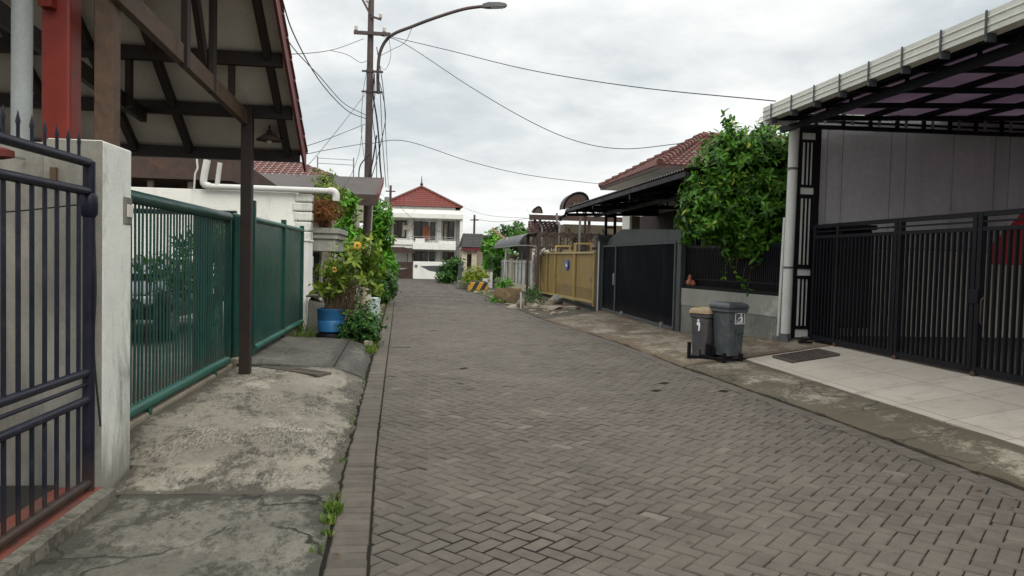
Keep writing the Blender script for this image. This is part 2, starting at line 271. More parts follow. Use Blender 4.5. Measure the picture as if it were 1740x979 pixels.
# ------------------------------------------------------------------ mesh builder
ORG = {}
class MB:
    def __init__(s): s.v = []; s.f = []; s.m = []; s.r = []
    def add(s, vs, fs, m=0, r=None):
        o = len(s.v); s.v += [tuple(x) for x in vs]
        for f in fs: s.f.append(tuple(i+o for i in f)); s.m.append(m); s.r.append(random.random() if r is None else r)
    def hexa(s, p, m=0, r=None):
        s.add(p, [(3, 2, 1, 0), (4, 5, 6, 7), (0, 1, 5, 4), (1, 2, 6, 5), (2, 3, 7, 6), (3, 0, 4, 7)], m, r)
    def box(s, x0, x1, y0, y1, z0, z1, m=0):
        s.hexa([(x0, y0, z0), (x1, y0, z0), (x1, y1, z0), (x0, y1, z0), (x0, y0, z1), (x1, y0, z1), (x1, y1, z1), (x0, y1, z1)], m)
    def bar(s, p, q, w, h=None, m=0):
        p = Vector(p); q = Vector(q); h = w if h is None else h
        d = (q-p).normalized(); ref = Vector((0, 0, 1)) if abs(d.z) < .95 else Vector((0, 1, 0))
        a = d.cross(ref).normalized(); b = a.cross(d).normalized()
        a = a*w/2; b = b*h/2
        s.hexa([p-a-b, p+a-b, p+a+b, p-a+b, q-a-b, q+a-b, q+a+b, q-a+b], m)
    def tube(s, pts, r, n=8, m=0, cap=True):
        pts = [Vector(p) for p in pts]; k = len(pts); rs = r if hasattr(r, '__len__') else [r]*k
        vs = []; prev = None
        for i, p in enumerate(pts):
            d = (pts[min(i+1, k-1)]-pts[max(i-1, 0)]).normalized()
            if prev is None:
                ref = Vector((0, 0, 1)) if abs(d.z) < .9 else Vector((1, 0, 0))
                a = d.cross(ref).normalized()
            else:
                a = (prev-d*prev.dot(d)).normalized()
            prev = a; b = d.cross(a)
            for j in range(n):
                t = 2*math.pi*j/n; vs.append(p+(a*math.cos(t)+b*math.sin(t))*rs[i])
        fs = [(i*n+j, i*n+(j+1) % n, (i+1)*n+(j+1) % n, (i+1)*n+j) for i in range(k-1) for j in range(n)]
        if cap: fs += [tuple(range(n-1, -1, -1)), tuple((k-1)*n+j for j in range(n))]
        s.add(vs, fs, m)
    def lathe(s, prof, c, n=20, m=0):
        c = Vector(c); vs = []
        for r, z in prof:
            for j in range(n):
                t = 2*math.pi*j/n; vs.append(c+Vector((r*math.cos(t), r*math.sin(t), z)))
        k = len(prof)
        fs = [(i*n+j, i*n+(j+1) % n, (i+1)*n+(j+1) % n, (i+1)*n+j) for i in range(k-1) for j in range(n)]
        fs += [tuple(range(n-1, -1, -1)), tuple((k-1)*n+j for j in range(n))]
        s.add(vs, fs, m)
    def prism(s, poly, off, m=0):
        """closed polygon of 3-D points swept by vector off"""
        k = len(poly); off = Vector(off); a = [Vector(p) for p in poly]
        fs = [tuple(range(k-1, -1, -1)), tuple(range(k, 2*k))] + [(i, (i+1) % k, k+(i+1) % k, k+i) for i in range(k)]
        s.add(a+[p+off for p in a], fs, m)
    def quad(s, a, b, c, d, m=0, r=None): s.add([a, b, c, d], [(0, 1, 2, 3)], m, r)
    def loft(s, rings, m=0, cap=True):
        n = len(rings[0]); vs = [p for rg in rings for p in rg]; k = len(rings)
        fs = [(i*n+j, i*n+(j+1) % n, (i+1)*n+(j+1) % n, (i+1)*n+j) for i in range(k-1) for j in range(n)]
        if cap: fs += [tuple(range(n-1, -1, -1)), tuple((k-1)*n+j for j in range(n))]
        s.add(vs, fs, m)
    def build(s, name, mats, parent=None, smooth=False, bevel=0, local=False, **props):
        me = bpy.data.meshes.new(name); o3 = Vector((0, 0, 0))
        if parent is not None and not local: o3 = ORG[parent.name]
        me.from_pydata([tuple(Vector(p)-o3) for p in s.v], [], s.f)
        for mt in (mats if isinstance(mats, (list, tuple)) else [mats]): me.materials.append(mt)
        if me.polygons:
            me.polygons.foreach_set('material_index', s.m)
            at_ = me.attributes.new('rnd', 'FLOAT', 'FACE'); at_.data.foreach_set('value', s.r)
        if smooth:
            me.polygons.foreach_set('use_smooth', [True]*len(me.polygons)); me.set_sharp_from_angle(angle=R(40))
        me.validate(); me.update()
        o = bpy.data.objects.new(name, me); col.objects.link(o)
        if parent is not None: o.parent = parent; ORG[o.name] = ORG[parent.name]
        else: ORG[o.name] = Vector((0, 0, 0))
        if bevel:
            bv = o.modifiers.new('bevel', 'BEVEL'); bv.width = bevel; bv.segments = 2; bv.limit_method = 'ANGLE'; bv.angle_limit = R(40)
        for k, v in props.items(): o[k] = v
        return o

def thing(name, label, cat, loc=(0, 0, 0), group=None, rotz=0):
    o = bpy.data.objects.new(name, None); col.objects.link(o); o.location = loc; o.rotation_euler = (0, 0, rotz)
    o['label'] = label; o['category'] = cat; o.empty_display_size = .2
    if group: o['group'] = group
    ORG[o.name] = Vector(loc); return o
def tag(o, label, cat, group=None):
    o['label'] = label; o['category'] = cat
    if group: o['group'] = group
    return o
def struct(o, kind='structure'): o['kind'] = kind; return o

def rr_ring(cx, cy, w, d, z, r, seg=4):
    pts = []
    for qx, qy, a0 in ((1, 1, 0), (-1, 1, 90), (-1, -1, 180), (1, -1, 270)):
        for i in range(seg+1):
            t = R(a0+90*i/seg); pts.append((cx+qx*(w/2-r)+r*math.cos(t), cy+qy*(d/2-r)+r*math.sin(t), z))
    return pts

def crom(pts, n=10):
    pts = [Vector(p) for p in pts]; P = [2*pts[0]-pts[1]]+pts+[2*pts[-1]-pts[-2]]; out = []
    for i in range(1, len(P)-2):
        a, b, c, d = P[i-1:i+3]
        for k in range(n):
            t = k/n; out.append(.5*((2*b)+(c-a)*t+(2*a-5*b+4*c-d)*t*t+(3*b-a-3*c+d)*t**3))
    return out+[pts[-1]]

def rand_dir():
    while True:
        v = Vector((random.uniform(-1, 1), random.uniform(-1, 1), random.uniform(-1, 1)))
        if .05 < v.length < 1: return v.normalized()

def leaf(mb, p, d, n, L, W, r=None, droop=.15, fold=.12):
    d = d.normalized(); s_ = d.cross(n)
    if s_.length < 1e-3: s_ = d.cross(Vector((1, .3, .2)))
    s_.normalize(); n = s_.cross(d).normalized(); r = random.random() if r is None else r
    f = n*W*fold; dr = n*L*droop
    b = p; m1 = p+d*L*.35; m2 = p+d*L*.7-dr*.4; tip = p+d*L-dr
    l1 = m1+s_*W*.5+f; l2 = m2+s_*W*.4+f; r1 = m1-s_*W*.5+f; r2 = m2-s_*W*.4+f
    mb.add([b, l1, l2, tip, r2, r1, m1, m2], [(0, 6, 1), (6, 7, 2, 1), (7, 3, 2), (0, 5, 6), (5, 4, 7, 6), (4, 3, 7)], 0, r)

def whorl(mb, c, axis, k, L, W, spread=1.0, shade=1.0, up_bias=.35):
    axis = axis.normalized(); t = axis.orthogonal().normalized(); b = axis.cross(t)
    a0 = random.random()*6.28
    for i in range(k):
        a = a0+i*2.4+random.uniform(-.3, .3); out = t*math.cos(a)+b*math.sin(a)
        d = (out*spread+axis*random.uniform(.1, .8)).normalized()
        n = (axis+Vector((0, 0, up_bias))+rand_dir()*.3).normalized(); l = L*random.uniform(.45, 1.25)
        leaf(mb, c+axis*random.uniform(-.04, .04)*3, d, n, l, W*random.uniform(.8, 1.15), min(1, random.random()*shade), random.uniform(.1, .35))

def crown(mb, ells, count, k, L, W, spread=1.0, gap=.25, down=.0, seed=0):
    """leaf whorls spread through a union of ellipsoids, leaving gaps where a 3-D noise is low"""
    tips = []; vols = [e[1][0]*e[1][1]*e[1][2] for e in ells]
    tries = 0
    while len(tips) < count and tries < count*20:
        tries += 1
        c, rad = random.choices(ells, vols)[0]; c = Vector(c); u = rand_dir(); q = random.random()**.4
        p = c+Vector((u.x*rad[0]*q, u.y*rad[1]*q, u.z*rad[2]*q))
        if mnoise.noise(p*2.3+Vector((seed, 0, 0))) < -gap*.9+.0 and q > .3: continue
        axis = (Vector((u.x, u.y, u.z*.8+.25-down))+rand_dir()*.45)
        whorl(mb, p, axis, k, L, W, spread, (.5+.5*min(1, q*1.1)*(0.6+.4*max(0, u.z+.5)))*random.uniform(.75, 1.2))  # shade painted into leaf tones: inner and lower whorls come out darker
        tips.append(p)
    return tips
def branches(mb, base, tips, r0_, n=10, trunk_h=.4):
    base = Vector(base); cen = sum(tips, Vector())/len(tips)
    fork = base.lerp(cen, trunk_h); fork.z = base.z+(cen.z-base.z)*trunk_h
    mb.tube(crom([base, base.lerp(fork, .5)+rand_dir()*r0_*.6, fork], 4), [r0_*(1-.4*i/8) for i in range(9)], 8)
    for p in random.sample(tips, min(n, len(tips))):
        mid = fork.lerp(p, .5)+rand_dir()*.1*(p-fork).length
        mb.tube(crom([fork, mid, p], 4), [r0_*.5*(1-.85*i/8) for i in range(9)], 5)
def dome_clumps(mb, c, rad, n): pass

# ------------------------------------------------------------------ world and sun
w = bpy.data.worlds.new('World'); scene.world = w; w.use_nodes = True; nt = w.node_tree; nt.nodes.clear()
SUN_EL, SUN_AZ = R(46), R(158)      # azimuth from +Y towards +X
sky = nd(nt, 'ShaderNodeTexSky', sky_type='NISHITA'); sky.sun_disc = False; sky.sun_elevation = SUN_EL; sky.sun_rotation = SUN_AZ
g = nd(nt, 'ShaderNodeTexCoord').outputs['Generated']
sp = nd(nt, 'ShaderNodeSeparateXYZ'); nt.links.new(g, sp.inputs[0])
zz = math_n(nt, 'ADD', math_n(nt, 'MAXIMUM', sp.outputs[2], 0.0), .22)
cb = nd(nt, 'ShaderNodeCombineXYZ'); nt.links.new(math_n(nt, 'DIVIDE', sp.outputs[0], zz), cb.inputs[0]); nt.links.new(math_n(nt, 'DIVIDE', sp.outputs[1], zz), cb.inputs[1])
cv = mapping(nt, cb.outputs[0], (1, 1, 1), (0, 0, 0), (2.3, .7, 0))
n1 = noise(nt, cv, 1.1, 9, .55, .25); n2 = noise(nt, cv, 3.4, 7, .6, .2)
cl = math_n(nt, 'ADD', math_n(nt, 'MULTIPLY', n1, .72), math_n(nt, 'MULTIPLY', n2, .28))
ccol = ramp(nt, cl, [(.36, (6.3, 6.9, 7.2)), (.44, (7.9, 8.3, 8.4)), (.52, (9.6, 9.8, 9.7)), (.62, (11.6, 11.7, 11.5))])
mr = nd(nt, 'ShaderNodeMapRange'); mr.inputs[1].default_value = .30; mr.inputs[2].default_value = .85; mr.inputs[3].default_value = 1.0; mr.inputs[4].default_value = 2.3
nt.links.new(sp.outputs[2], mr.inputs[0])
vm = nd(nt, 'ShaderNodeVectorMath', operation='SCALE'); nt.links.new(ccol, vm.inputs[0]); nt.links.new(mr.outputs[0], vm.inputs['Scale'])
hz = ramp(nt, sp.outputs[2], [(0.0, 1.0), (.22, 0.0)])
cloud = mix(nt, math_n(nt, 'MULTIPLY', hz, .55), vm.outputs[0], (9.2, 9.35, 9.2))
fin = mix(nt, .95, sky.outputs[0], cloud)
bg = nd(nt, 'ShaderNodeBackground'); bg.inputs['Strength'].default_value = .1; nt.links.new(fin, bg.inputs[0])
wo = nd(nt, 'ShaderNodeOutputWorld'); nt.links.new(bg.outputs[0], wo.inputs[0])
sl = bpy.data.lights.new('sun', 'SUN'); sl.energy = 1.5; sl.angle = R(35); sl.color = (1, .93, .8)
so = bpy.data.objects.new('sun', sl); col.objects.link(so)
sd = Vector((math.sin(SUN_AZ)*math.cos(SUN_EL), math.cos(SUN_AZ)*math.cos(SUN_EL), math.sin(SUN_EL)))
so.rotation_euler = (-sd).to_track_quat('-Z', 'Y').to_euler(); so.location = (0, 0, 30)
scene.view_settings.view_transform = 'Standard'; scene.view_settings.look = 'None'; scene.view_settings.exposure = 0

# ================================================================== SETTING
def interp(tab, y):
    if y <= tab[0][0]: return tab[0][1]
    for (a, b), (c, d) in zip(tab, tab[1:]):
        if y <= c: return b+(d-b)*(y-a)/(c-a)
    return tab[-1][1]
LEFT = [(-8, -.0), (3.9, -.22), (6.3, -.31), (10.4, -.41), (17, -.56), (28.6, -.84), (46, -1.27), (57.5, -1.55)]
RIGHT = [(-8, 4.62), (5, 4.57), (6.7, 4.51), (8.7, 4.41), (11, 4.22), (14.6, 4.1), (17.7, 3.8), (20.1, 3.5), (24.2, 3.25), (31, 2.94), (39.4, 2.48), (47.8, 1.96), (57.5, 1.5)]
lx = lambda y: interp(LEFT, y)
rx = lambda y: interp(RIGHT, y)

mb = MB(); mb.quad((-400, -200, -.06), (400, -200, -.06), (400, 900, -.06), (-400, 900, -.06))
struct(mb.build('ground', M['soil']))

def make_road():
    mb = MB()
    ys = [-8+.5*i for i in range(132)]
    vs = []; fs = []
    for y in ys: vs += [(lx(y)-.30, y, -.011), (rx(y)+.06, y, -.011)]
    for i in range(len(ys)-1): fs.append((2*i, 2*i+1, 2*i+3, 2*i+2))
    mb.add(vs, fs, 1)
    def clip(poly, px, py, nx, ny):
        out = []
        for i in range(len(poly)):
            a = poly[i]; b = poly[(i+1) % len(poly)]
            da = (a[0]-px)*nx+(a[1]-py)*ny; db = (b[0]-px)*nx+(b[1]-py)*ny
            if da >= 0: out.append(a)
            if (da >= 0) != (db >= 0):
                t = da/(da-db); out.append((a[0]+(b[0]-a[0])*t, a[1]+(b[1]-a[1])*t))
        return out
    def brick(poly, rnd=None):
        k = len(poly)
        if k < 3: return
        ar = .5*abs(sum(poly[i][0]*poly[(i+1) % k][1]-poly[(i+1) % k][0]*poly[i][1] for i in range(k)))
        if ar < .0012: return
        cx = sum(p[0] for p in poly)/k; cy = sum(p[1] for p in poly)/k
        rr = min(1, max(0, random.gauss(.5, .2))) if rnd is None else rnd
        dz = mnoise.noise(Vector((cx*.8, cy*.8, 3)))*.013+random.uniform(-.002, .002)-(.006 if random.random() < .02 else 0); tx = random.gauss(0, .009); ty = random.gauss(0, .009)
        far = cy > 26
        def ins(s):
            o = []
            for p in poly:
                dx, dy = p[0]-cx, p[1]-cy; L = math.hypot(dx, dy); q = max(0, 1-s*1.35/L) if L > 1e-6 else 0
                o.append((cx+dx*q, cy+dy*q))
            return o
        z = lambda p, h: h+dz+(p[0]-cx)*tx+(p[1]-cy)*ty
        g = .0042
        if far:
            a = ins(g+.003); mb.add([(p[0], p[1], z(p, 0)) for p in a], [tuple(range(k))], 0, rr); return
        a = ins(g); b = ins(g+.0015); c = ins(g+.0095)
        vs = [(p[0], p[1], -.014) for p in a]+[(p[0], p[1], z(p, -.006)) for p in b]+[(p[0], p[1], z(p, 0)) for p in c]
        fs = [(i, (i+1) % k, k+(i+1) % k, k+i) for i in range(k)]+[(k+i, k+(i+1) % k, 2*k+(i+1) % k, 2*k+i) for i in range(k)]+[tuple(range(2*k, 3*k))]
        mb.add(vs, fs, 0, rr)
    W = .107; cs = math.sqrt(.5); ang = R(45-1.0)
    ca, sa = math.cos(ang), math.sin(ang)
    N = 640
    for i in range(-60, N):
        for j in range(-N, 120):
            t = (i-j) % 4
            if t == 0: u0_, u1, v0, v1 = i, i+2, j, j+1
            elif t == 2: u0_, u1, v0, v1 = i, i+1, j-1, j+1
            else: continue
            cu = (u0_+u1)/2*W; cvv = (v0+v1)/2*W
            x = cu*ca+cvv*sa-6; y = cu*sa-cvv*ca-2
            if y < -.5 or y > 57 or x < lx(y)-.2 or x > rx(y)+.2: continue
            P = [(u*W*ca+v*W*sa-6, u*W*sa-v*W*ca-2) for u, v in ((u0_, v0), (u0_, v1), (u1, v1), (u1, v0))]
            for tab, sgn, off in ((LEFT, 1, .0), (RIGHT, -1, -.225)):
                e0 = interp(tab, y-.2)+off; e1 = interp(tab, y+.2)+off
                nx, ny = .4, -(e1-e0); L = math.hypot(nx, ny)*sgn
                P = clip(P, interp(tab, y)+off, y, nx/L, ny/L)
                if len(P) < 3: break
            brick(P)
    for tab, o0, o1 in ((LEFT, -.235, -.007), (RIGHT, -.214, -.0)):
        y = -.6
        while y < 57:
            a = interp(tab, y); b = interp(tab, y+W)
            j0 = random.uniform(-.006, .006)
            brick([(a+o0+j0, y), (a+o1, y), (b+o1, y+W), (b+o0+j0, y+W)])
            y += W
    o = mb.build('road', [M['paver'], M['joint']]); return struct(o)
make_road()

def sheet(name, fa, fb, y0, y1, za, zb, mat, nu=24, nv=40, rough=.012, power=1.0, seed=0, skirt=True, ragged=0.0, zf=None):
    mb = MB(); vs = []; fs = []
    for j in range(nv+1):
        y = y0+(y1-y0)*j/nv
        xa = fa(y); xb = fb(y)
        if ragged: xa += mnoise.noise(Vector((y*3.1, seed, 0)))*ragged+mnoise.noise(Vector((y*11, seed, 2)))*ragged*.5
        for i in range(nu+1):
            t = i/nu; x = xa+(xb-xa)*t
            ZA = za(y) if callable(za) else za; ZB = zb(y) if callable(zb) else zb
            z = (zf(t, y) if zf else ZA+(ZB-ZA)*t**power)+rough*(mnoise.noise(Vector((x*1.7, y*1.7, seed)))+.5*mnoise.noise(Vector((x*6, y*6, seed))))
            vs.append((x, y, z))
    n = nu+1
    for j in range(nv):
        for i in range(nu): fs.append((j*n+i, j*n+i+1, (j+1)*n+i+1, (j+1)*n+i))
    if skirt:
        b = len(vs); edge = [i for i in range(n)]+[j*n+nu for j in range(1, nv+1)]+[nv*n+i for i in range(nu-1, -1, -1)]+[j*n for j in range(nv-1, 0, -1)]
        vs += [(vs[e][0], vs[e][1], -.05) for e in edge]; k = len(edge)
        fs += [(edge[i], b+i, b+(i+1) % k, edge[(i+1) % k]) for i in range(k)]
    if fa(y0) > fb(y0): fs = [tuple(reversed(f)) for f in fs]
    mb.add(vs, fs); o = mb.build(name, mat, None, True); g = []
    for j in range(nv+1):
        wdt = abs(fb(y0+(y1-y0)*j/nv)-fa(y0+(y1-y0)*j/nv)); dl = (y1-y0)/nv
        for i in range(nu+1):
            d = min(i/nu*wdt, (1-i/nu)*wdt*1.4, j*dl*1.5, (nv-j)*dl*1.5); g.append(math.exp(-d/.13))
    g += [1.0]*(len(o.data.vertices)-len(g)); a = o.data.attributes.new('grime', 'FLOAT', 'POINT'); a.data.foreach_set('value', g[:len(o.data.vertices)])
    return struct(o)

lo = lambda y: lx(y)-.25
# left side of the street
def zmid(t, y):
    zb = .02+.16*min(1, max(0, (y-5.2)/1.4)); s = min(1, max(0, (y-8.2)/1.9)); s = s*s*(3-2*s)
    a = .004+(zb-.004)*t**.8; b = .008+.16*min(1, t/.25)
    return a+(b-a)*s
sheet('driveway', lo, lambda y: -1.92, -2, 5.22, .012, .02, M['apron_near'], 24, 60, .006, ragged=.02)
sheet('driveway', lo, lambda y: -2.02-.3*min(1, max(0, (y-5.75)*20)), 5.23, 10.14, .004, .18, M['apron_mid'], 30, 70, .012, .8, 3, ragged=.06, zf=zmid)
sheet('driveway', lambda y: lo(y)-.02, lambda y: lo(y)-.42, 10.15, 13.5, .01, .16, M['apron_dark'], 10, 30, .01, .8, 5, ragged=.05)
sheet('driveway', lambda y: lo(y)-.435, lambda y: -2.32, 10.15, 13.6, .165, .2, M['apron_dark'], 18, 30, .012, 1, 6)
sheet('verge', lambda y: lo(y)-.01, lambda y: -2.4, 13.62, 57, .012, .05, M['soil'], 12, 90, .03, 1, 7, ragged=.05)
sheet('courtyard', lambda y: -2.42, lambda y: -9, 5.9, 17, .2, .2, M['courtyard'], 8, 12, .004)
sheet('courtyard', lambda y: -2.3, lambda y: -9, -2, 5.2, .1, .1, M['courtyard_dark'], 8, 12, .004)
mb = MB()
for k in range(14): mb.box(-2.3, -2.02, -1.0+k*.44, -.565+k*.44, -.04, .1)
struct(mb.build('ledge', M['brick_red'], None, False, .006))
mb = MB(); vs = []
for k in range(40):
    y = -1+k*.158; j = mnoise.noise(Vector((y*4, 0, 9)))*.015
    vs.append([(-2.017, y, -.04), (-1.925+j, y, -.04), (-1.935+j, y, .085+j*.4), (-2.017, y, .097)])
mb.loft(vs); struct(mb.build('ledge', M['kerb'], None, True))
mb = MB(); mb.box(-2.56, -2.33, 5.8, 10.0, -.04, .22); mb.box(-2.42, -2.33, 10.2, 16.3, -.04, .26); struct(mb.build('kerb', M['rock'], None, False, .02))

# right side of the street
sheet('driveway', lambda y: rx(y)+.035, lambda y: 5.24, -2, 11.5, .012, .13, M['conc_strip'], 14, 90, .014, .8, 11, ragged=.05)
sheet('driveway', lambda y: 5.25, lambda y: 6.86, -2, 11.5, .136, .385, M['tile'], 8, 40, .003, 1, 12)
def fx(y): return 5.85 if y > 16.2 else 5.85+(16.2-y)*.165
sheet('driveway', lambda y: rx(y)+.01, lambda y: fx(y)+.3 if y < 13 else fx(y), 11.51, 16.3, .012, lambda y: .38-.27*min(1, max(0, (y-12.2)/4.1)), M['apron_rough'], 20, 50, .02, .9, 13, ragged=.06)
sheet('driveway', lambda y: rx(y)+.01+max(0, (y-20.5)*.75), lambda y: 5.92, 16.31, 23.6, .012, .09, M['apron_rough'], 20, 50, .02, .9, 14, ragged=.06)
sheet('verge', lambda y: rx(y)+.01, lambda y: 5.7, 20.6, 57, -.005, .03, M['soil'], 14, 80, .025, 1, 15, ragged=.1)
sheet('courtyard', lambda y: 6.87, lambda y: 12, -2, 13.0, .385, .385, M['courtyard'], 8, 12, .003)
sheet('courtyard', lambda y: 5.95, lambda y: 13, 16.4, 57, .1, .1, M['courtyard'], 8, 12, .003)
sheet('road', lambda y: -40, lambda y: 40, 57.6, 61, -.01, -.01, M['apron_dark'], 10, 4, .0)

# drain covers
def grate(name, label, p, w, d, n, along, rot=0, z=0, frame=.02, tilt=0):
    t = thing(name, label, 'drain grate', p, None, rot)
    t.rotation_euler = (0, tilt, rot)
    f = MB(); f.box(-w/2, w/2, -d/2, -d/2+frame, -.02, .012); f.box(-w/2, w/2, d/2-frame, d/2, -.02, .012); f.box(-w/2, -w/2+frame, -d/2+frame, d/2-frame, -.02, .012); f.box(w/2-frame, w/2, -d/2+frame, d/2-frame, -.02, .012)
    f.build('frame', M['grate'], t, local=True)
    b = MB()
    for i in range(n):
        x = -w/2+frame+(i+.5)*(w-2*frame)/n; b.box(x-.006, x+.006, -d/2+frame, d/2-frame, -.015, .008)
    if along:
        for i in range(3):
            y = -d/2+(i+1)*d/4; b.box(-w/2+frame, w/2-frame, y-.006, y+.006, -.013, .0065)
    b.build('bars', M['grate'], t, local=True)
    q = MB(); q.box(-w/2, w/2, -d/2, d/2, -.03, -.021); q.build('pit', M['black'], t, local=True)
grate('drain_grate', 'long narrow rusty drain grate across the sloping driveway by the brown post', (-1.53, 9.83, .168), 1.05, .24, 26, False, -.68, frame=.025)
grate('drain_grate', 'square rusty drain grate set in the pale tiles by the black gate', (5.98, 10.95, .275), .78, .62, 11, True, 0, tilt=-.155)
for (x, y, lab) in ((-.26, 13.9, 'small pale cover plate in the paving beside the left kerb'), (2.7, 20.0, 'small pale cover plate in the middle of the paving far up the street')):
    t = thing('cover_plate', lab, 'cover plate', (x, y, 0)); mb = MB(); mb.box(x-.19, x+.19, y-.14, y+.14, -.01, .008); mb.build('frame', M['grate'], t)
    mb = MB(); mb.box(x-.15, x+.15, y-.10, y+.10, .004, .013); mb.build('lid', M['kerb'], t)

# ================================================================== LEFT: dark gate, boundary wall
t = thing('steel_gate', 'dark navy steel bar gate topped with spear points on the red tiled ledge', 'gate', (-2.07, 5.08, .13))
X0 = -2.07; ya, yb = 2.0, 5.08
for y in (ya, yb):
    mb = MB(); mb.tube([(X0, y, .10), (X0, y, 2.2)], .036, 10); mb.build('post', M['navy'], t, True)
for z, r, nm in ((2.19, .029, 'top_rail'), (2.01, .028, 'rail'), (.865, .026, 'rail'), (.79, .012, 'rail'), (.69, .026, 'rail'), (.15, .032, 'bottom_rail')):
    mb = MB(); mb.tube([(X0, ya, z), (X0, yb, z)], r, 10); mb.build(nm, M['navy'], t, True)
mb = MB(); y = yb-.145
while y > ya+.05:
    mb.tube([(X0, y, .15), (X0, y, .69)], .0125, 6); mb.tube([(X0, y, .865), (X0, y, 2.01)], .0125, 6)
    sp_ = MB(); sp_.tube([(X0, y, 2.19), (X0, y, 2.285), (X0, y, 2.30), (X0, y, 2.36)], [.009, .009, .013, .001], 6); sp_.build('spear_point', M['navy'], t, True)
    y -= .142
mb.build('bars', M['navy'], t, True)
mb = MB(); mb.lathe([(.038, -.08), (.05, -.06), (.053, 0), (.05, .05), (.038, .07)], (X0, yb, 1.93), 14); mb.build('hinge', M['navy'], t, True)
mb = MB(); mb.tube(crom([(X0+.02, yb+.02, 1.84), (X0+.03, yb+.03, 1.4), (X0+.02, yb+.03, 1.0), (X0+.05, yb+.06, .5)]), .007, 5); mb.build('cable', M['rubber'], t, True)
mb = MB(); mb.tube(crom([(X0-.03, yb, 1.93), (-2.5, 4.7, 1.84), (-3.2, 4.3, 1.8), (-4.5, 4.0, 1.92)]), .005, 5); tag(mb.build('cable', M['rubber']), 'thin black wire strung behind the dark navy gate', 'cable')

t = thing('boundary_wall', 'grimy grey wall ending in a white painted pillar beside the dark gate', 'wall', (-2.05, 5.24, 0))
mb = MB(); mb.box(-9, -2.4, 5.3, 5.48, -.05, 2.34); mb.build('wall', M['grey_wall'], t, False, .01)
mb = MB(); mb.box(-2.4, -2.05, 5.24, 5.74, -.06, 2.36); mb.build('pillar', [M['white_dirty']], t, False, .015)
mb = MB(); mb.box(-2.05, -2.042, 5.58, 5.73, 1.83, 2.02); mb.build('cement_patch', M['grey_wall'], t, False, .004)
mb = MB(); mb.box(-2.05, -2.036, 5.63, 5.735, 1.88, 1.97); mb.build('switch_plate', M['ceramic'], t, False, .003)
mb = MB(); mb.box(-3.25, -2.75, 5.22, 5.3, -.05, 2.34); mb.build('buttress', M['grey_wall'], t, False, .01)
mb = MB(); mb.box(-2.405, -2.053, 5.228, 5.239, -.05, 2.352); mb.build('plaster_face', M['grey_wall'], t)
mb = MB(); mb.box(-2.36, -2.32, 5.20, 5.227, 2.06, 2.17); mb.build('wooden_block', M['wood_brown'], t, False, .004)
c = at(2, 261, 5.0); mb = MB(); mb.loft([rr_ring(c.x-.02, 5.0, .04, .06, c.z-.035, .015), rr_ring(c.x, 5.0, .13, .1, c.z-.02, .03), rr_ring(c.x, 5.0, .13, .1, c.z+.02, .03), rr_ring(c.x, 5.0, .05, .05, c.z+.035, .02)]); tag(mb.build('red_bundle', M['dull_red'], None, True), 'small dull red bundle hung up behind the dark navy gate', 'bundle'); mb = MB(); mb.bar((c.x, 5.0, c.z), (c.x, 5.28, c.z), .012); mb.build('hook', M['steel'], bpy.data.objects['red_bundle'])

# ================================================================== LEFT: timber carport
EY, EZ, SL = 10.35, 2.93, .66            # eave, slope of the roof
RIDGE = 6.6; XV = -1.54
rz = lambda y: EZ+(EY-y)*SL if y >= RIDGE else EZ+(EY-RIDGE)*SL-(RIDGE-y)*SL
t = thing('timber_carport', 'dark timber carport with pale boarded ceiling and red barge board over green gate', 'carport', (-2.2, 9.9, .15))
XL = -9.0
mb = MB()
for ya_, yb_ in ((RIDGE, EY), (4.9, RIDGE)):
    mb.hexa([(XL, ya_, rz(ya_)+.03), (XV, ya_, rz(ya_)+.03), (XV, yb_, rz(yb_)+.03), (XL, yb_, rz(yb_)+.03), (XL, ya_, rz(ya_)+.045), (XV, ya_, rz(ya_)+.045), (XV, yb_, rz(yb_)+.045), (XL, yb_, rz(yb_)+.045)])
mb.build('ceiling', M['ceiling'], t)
def tile_plane(mb, A, B, Cc, D, tw=.24, course=.32, rise=.03, m=0):
    """clay tile roof plane; A-B eave (left to right), D-C top edge above A and B"""
    A, B, Cc, D = map(Vector, (A, B, Cc, D)); ax = (B-A).normalized(); L = (B-A).length
    nrm = ax.cross(D-A).normalized()
    if nrm.z < 0: nrm = -nrm
    updir = nrm.cross(ax).normalized()
    if updir.z < 0: updir = -updir
    H = (D-A).dot(updir); ua, ub = (D-A).dot(ax), (Cc-A).dot(ax)
    rows = max(1, round(H/course)); cols = max(2, int(L/tw*4))
    for k in range(rows):
        vs = []
        for tt, h in ((k/rows, rise), ((k+1)/rows, .004)):
            l = ua*tt; r = L+(ub-L)*tt
            for i in range(cols+1):
                u = min(max(L*i/cols, l), r)
                vs.append(A+ax*u+updir*(H*tt)+nrm*(h+.022*math.cos(2*math.pi*u/tw)))
        n = cols+1; l = ua*k/rows; r = L+(ub-L)*k/rows
        base = [A+ax*min(max(L*i/cols, l), r)+updir*(H*k/rows) for i in range(cols+1)]
        fs = [(i, i+1, n+i+1, n+i) for i in range(cols) if (vs[i+1]-vs[i]).length > 1e-5 or (vs[n+i+1]-vs[n+i]).length > 1e-5]
        mb.add(vs, fs, m, random.random()); mb.add([vs[i] for i in range(n)]+base, [(n+i, n+i+1, i+1, i) for i in range(cols) if (base[i+1]-base[i]).length > 1e-5], m)
mb = MB(); tile_plane(mb, (XV+.06, EY, EZ+.05), (XL, EY, EZ+.05), (XL, RIDGE, rz(RIDGE)+.05), (XV+.06, RIDGE, rz(RIDGE)+.05)); tile_plane(mb, (XL, 4.9, rz(4.9)+.05), (XV+.06, 4.9, rz(4.9)+.05), (XV+.06, RIDGE, rz(RIDGE)+.05), (XL, RIDGE, rz(RIDGE)+.05))
